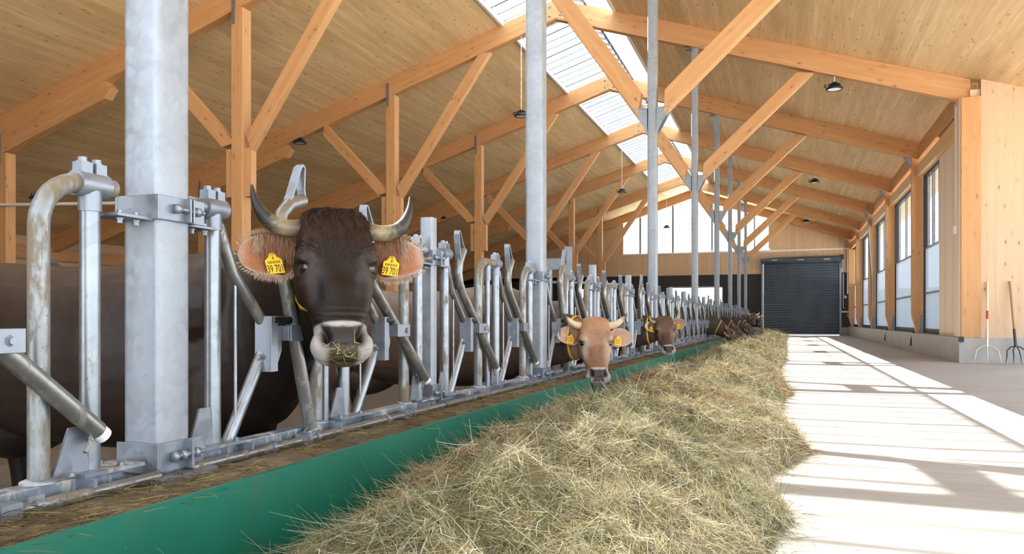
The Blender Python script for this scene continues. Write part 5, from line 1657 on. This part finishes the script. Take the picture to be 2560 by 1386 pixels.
# core of the row
ny_, nx_ = 420, 64
yy = .6 + (44.2 - .6) * (np.linspace(0, 1, ny_) ** 1.9); xx = np.linspace(-1.47, .30, nx_)
Xg, Yg = np.meshgrid(xx, yy)
Hg, ins = hay_h(Xg, Yg)
Zg = np.where(Hg > .004, Hg - .012, -.02)
Vh = np.stack([Xg, Yg, Zg], -1).reshape(-1, 3)
ii = (np.arange(ny_ - 1)[:, None] * nx_ + np.arange(nx_ - 1)[None, :]).reshape(-1)
Fh = np.stack([ii, ii + 1, ii + nx_ + 1, ii + nx_], 1)
keep = (Zg.reshape(-1)[Fh] > -.015).any(1)
cb_ = np.array([[.20, .17, .085]]) * (.6 + .6 * fbm(Xg * 9, Yg * 9, 2).reshape(-1, 1))
hay = mesh_np('hay_row', Vh, Fh[keep], M['hay'], None, True, cb_)
tag(hay, 'long loose row of greenish yellow hay along the green curb', 'hay', kind='stuff')
def hay_batch(y0, y1, n, l0, l1, w, lift):
    """blades lying on the row"""
    x = RNG.uniform(-1.46, .25, n * 2); y = y0 + (y1 - y0) * RNG.random(n * 2) ** 1.0
    h, ok = hay_h(x, y); x, y, h = x[ok], y[ok], h[ok]; x, y, h = x[:n], y[:n], h[:n]; n = len(x)
    e = .02
    hx = (hay_h(x + e, y)[0] - hay_h(x - e, y)[0]) / (2 * e); hy_ = (hay_h(x, y + e)[0] - hay_h(x, y - e)[0]) / (2 * e)
    hx = np.clip(hx, -2, 2); hy_ = np.clip(hy_, -2, 2)
    nr = np.stack([-hx, -hy_, np.ones(n)], 1); nr /= np.linalg.norm(nr, axis=1)[:, None]
    # neighbouring blades share a drift so that wisps form
    th = fbm(x * 3.1, y * 3.1, 40) * 9 + RNG.normal(0, .75, n)
    d = np.stack([np.cos(th), np.sin(th), np.zeros(n)], 1); d -= nr * (d * nr).sum(1)[:, None]; d /= np.linalg.norm(d, axis=1)[:, None]
    d = d + nr * (RNG.normal(lift, .20, n))[:, None]; d /= np.linalg.norm(d, axis=1)[:, None]
    ln = l0 + (l1 - l0) * RNG.random(n) ** 1.5
    curl = RNG.normal(0, .35, (n, 3)) - nr * .12
    root = np.stack([x, y, h + RNG.uniform(-.014, .012, n)], 1) - d * ln[:, None] * .4
    root[:, 2] = np.maximum(root[:, 2], .004)
    return root, d, ln, curl, np.full(n, w), hay_cols(x, y, n)
B_ = [hay_batch(.9, 2.6, 34000, .05, .16, .0022, .16), hay_batch(2.6, 4.2, 50000, .05, .17, .0023, .16), hay_batch(4.2, 7, 44000, .06, .18, .0029, .15), hay_batch(7, 13, 32000, .07, .2, .0045, .15), hay_batch(13, 25, 20000, .09, .24, .008, .15), hay_batch(25, 44.2, 12000, .12, .3, .014, .15),
      hay_batch(1.2, 5, 1500, .10, .24, .0024, .75), hay_batch(5, 12, 900, .10, .26, .0035, .7)]
# the ends that spill over the alley floor and a few lost straws
n = 2600
y = RNG.uniform(1.5, 14, n) ; xr = np.interp(y, YR, XRr); x = xr + np.abs(RNG.normal(0, .06, n)) - .05
lost = RNG.random(n) < .05; x = np.where(lost, RNG.uniform(0, 1.0, n) * RNG.random(n), x)
th = RNG.uniform(0, 2 * PI, n)
B_.append((np.stack([x, y, np.full(n, .006)], 1), np.stack([np.cos(th), np.sin(th), .06 + 0 * th], 1), .03 + .10 * RNG.random(n), RNG.normal(0, .3, (n, 3)) * np.array([[1, 1, .1]]), np.full(n, .0026), hay_cols(x, y, n)))
R_, D_, L_, K_, W_, C_ = [np.concatenate([b[i] for b in B_]) for i in range(6)]
st_ = strands('hay_blades', R_, D_, L_, K_, W_, C_, M['hay'], hay, 3, droop=.12)
st_['kind'] = 'stuff'
# litter on the curb between fence and coating
n = 9000
y = .7 + 17 * RNG.random(n) ** 1.8; x = RNG.uniform(-1.80, -1.50, n)
k = fbm(x * 6, y * 5, 60); ok = k > .40 - .08 * RNG.random(n); x, y = x[ok], y[ok]; n = len(x)
th = RNG.uniform(0, 2 * PI, n); z = .338 + .022 * RNG.random(n) * sstep(x, -1.50, -1.60)
c = np.array([[.20, .15, .065], [.13, .10, .045], [.26, .22, .09], [.09, .06, .03]])[RNG.integers(0, 4, n)] * (.7 + .6 * RNG.random((n, 1)))
lit = strands('hay_litter', np.stack([x, y, z], 1), np.stack([np.cos(th), np.sin(th), RNG.uniform(0, .28, n)], 1), .02 + .07 * RNG.random(n), RNG.normal(0, .3, (n, 3)) * np.array([[1, 1, .3]]), .0024, c, M['hay'], None, 3, droop=.15)
tag(lit, 'brown hay litter scattered on the curb under the feed fence', 'litter', kind='stuff')
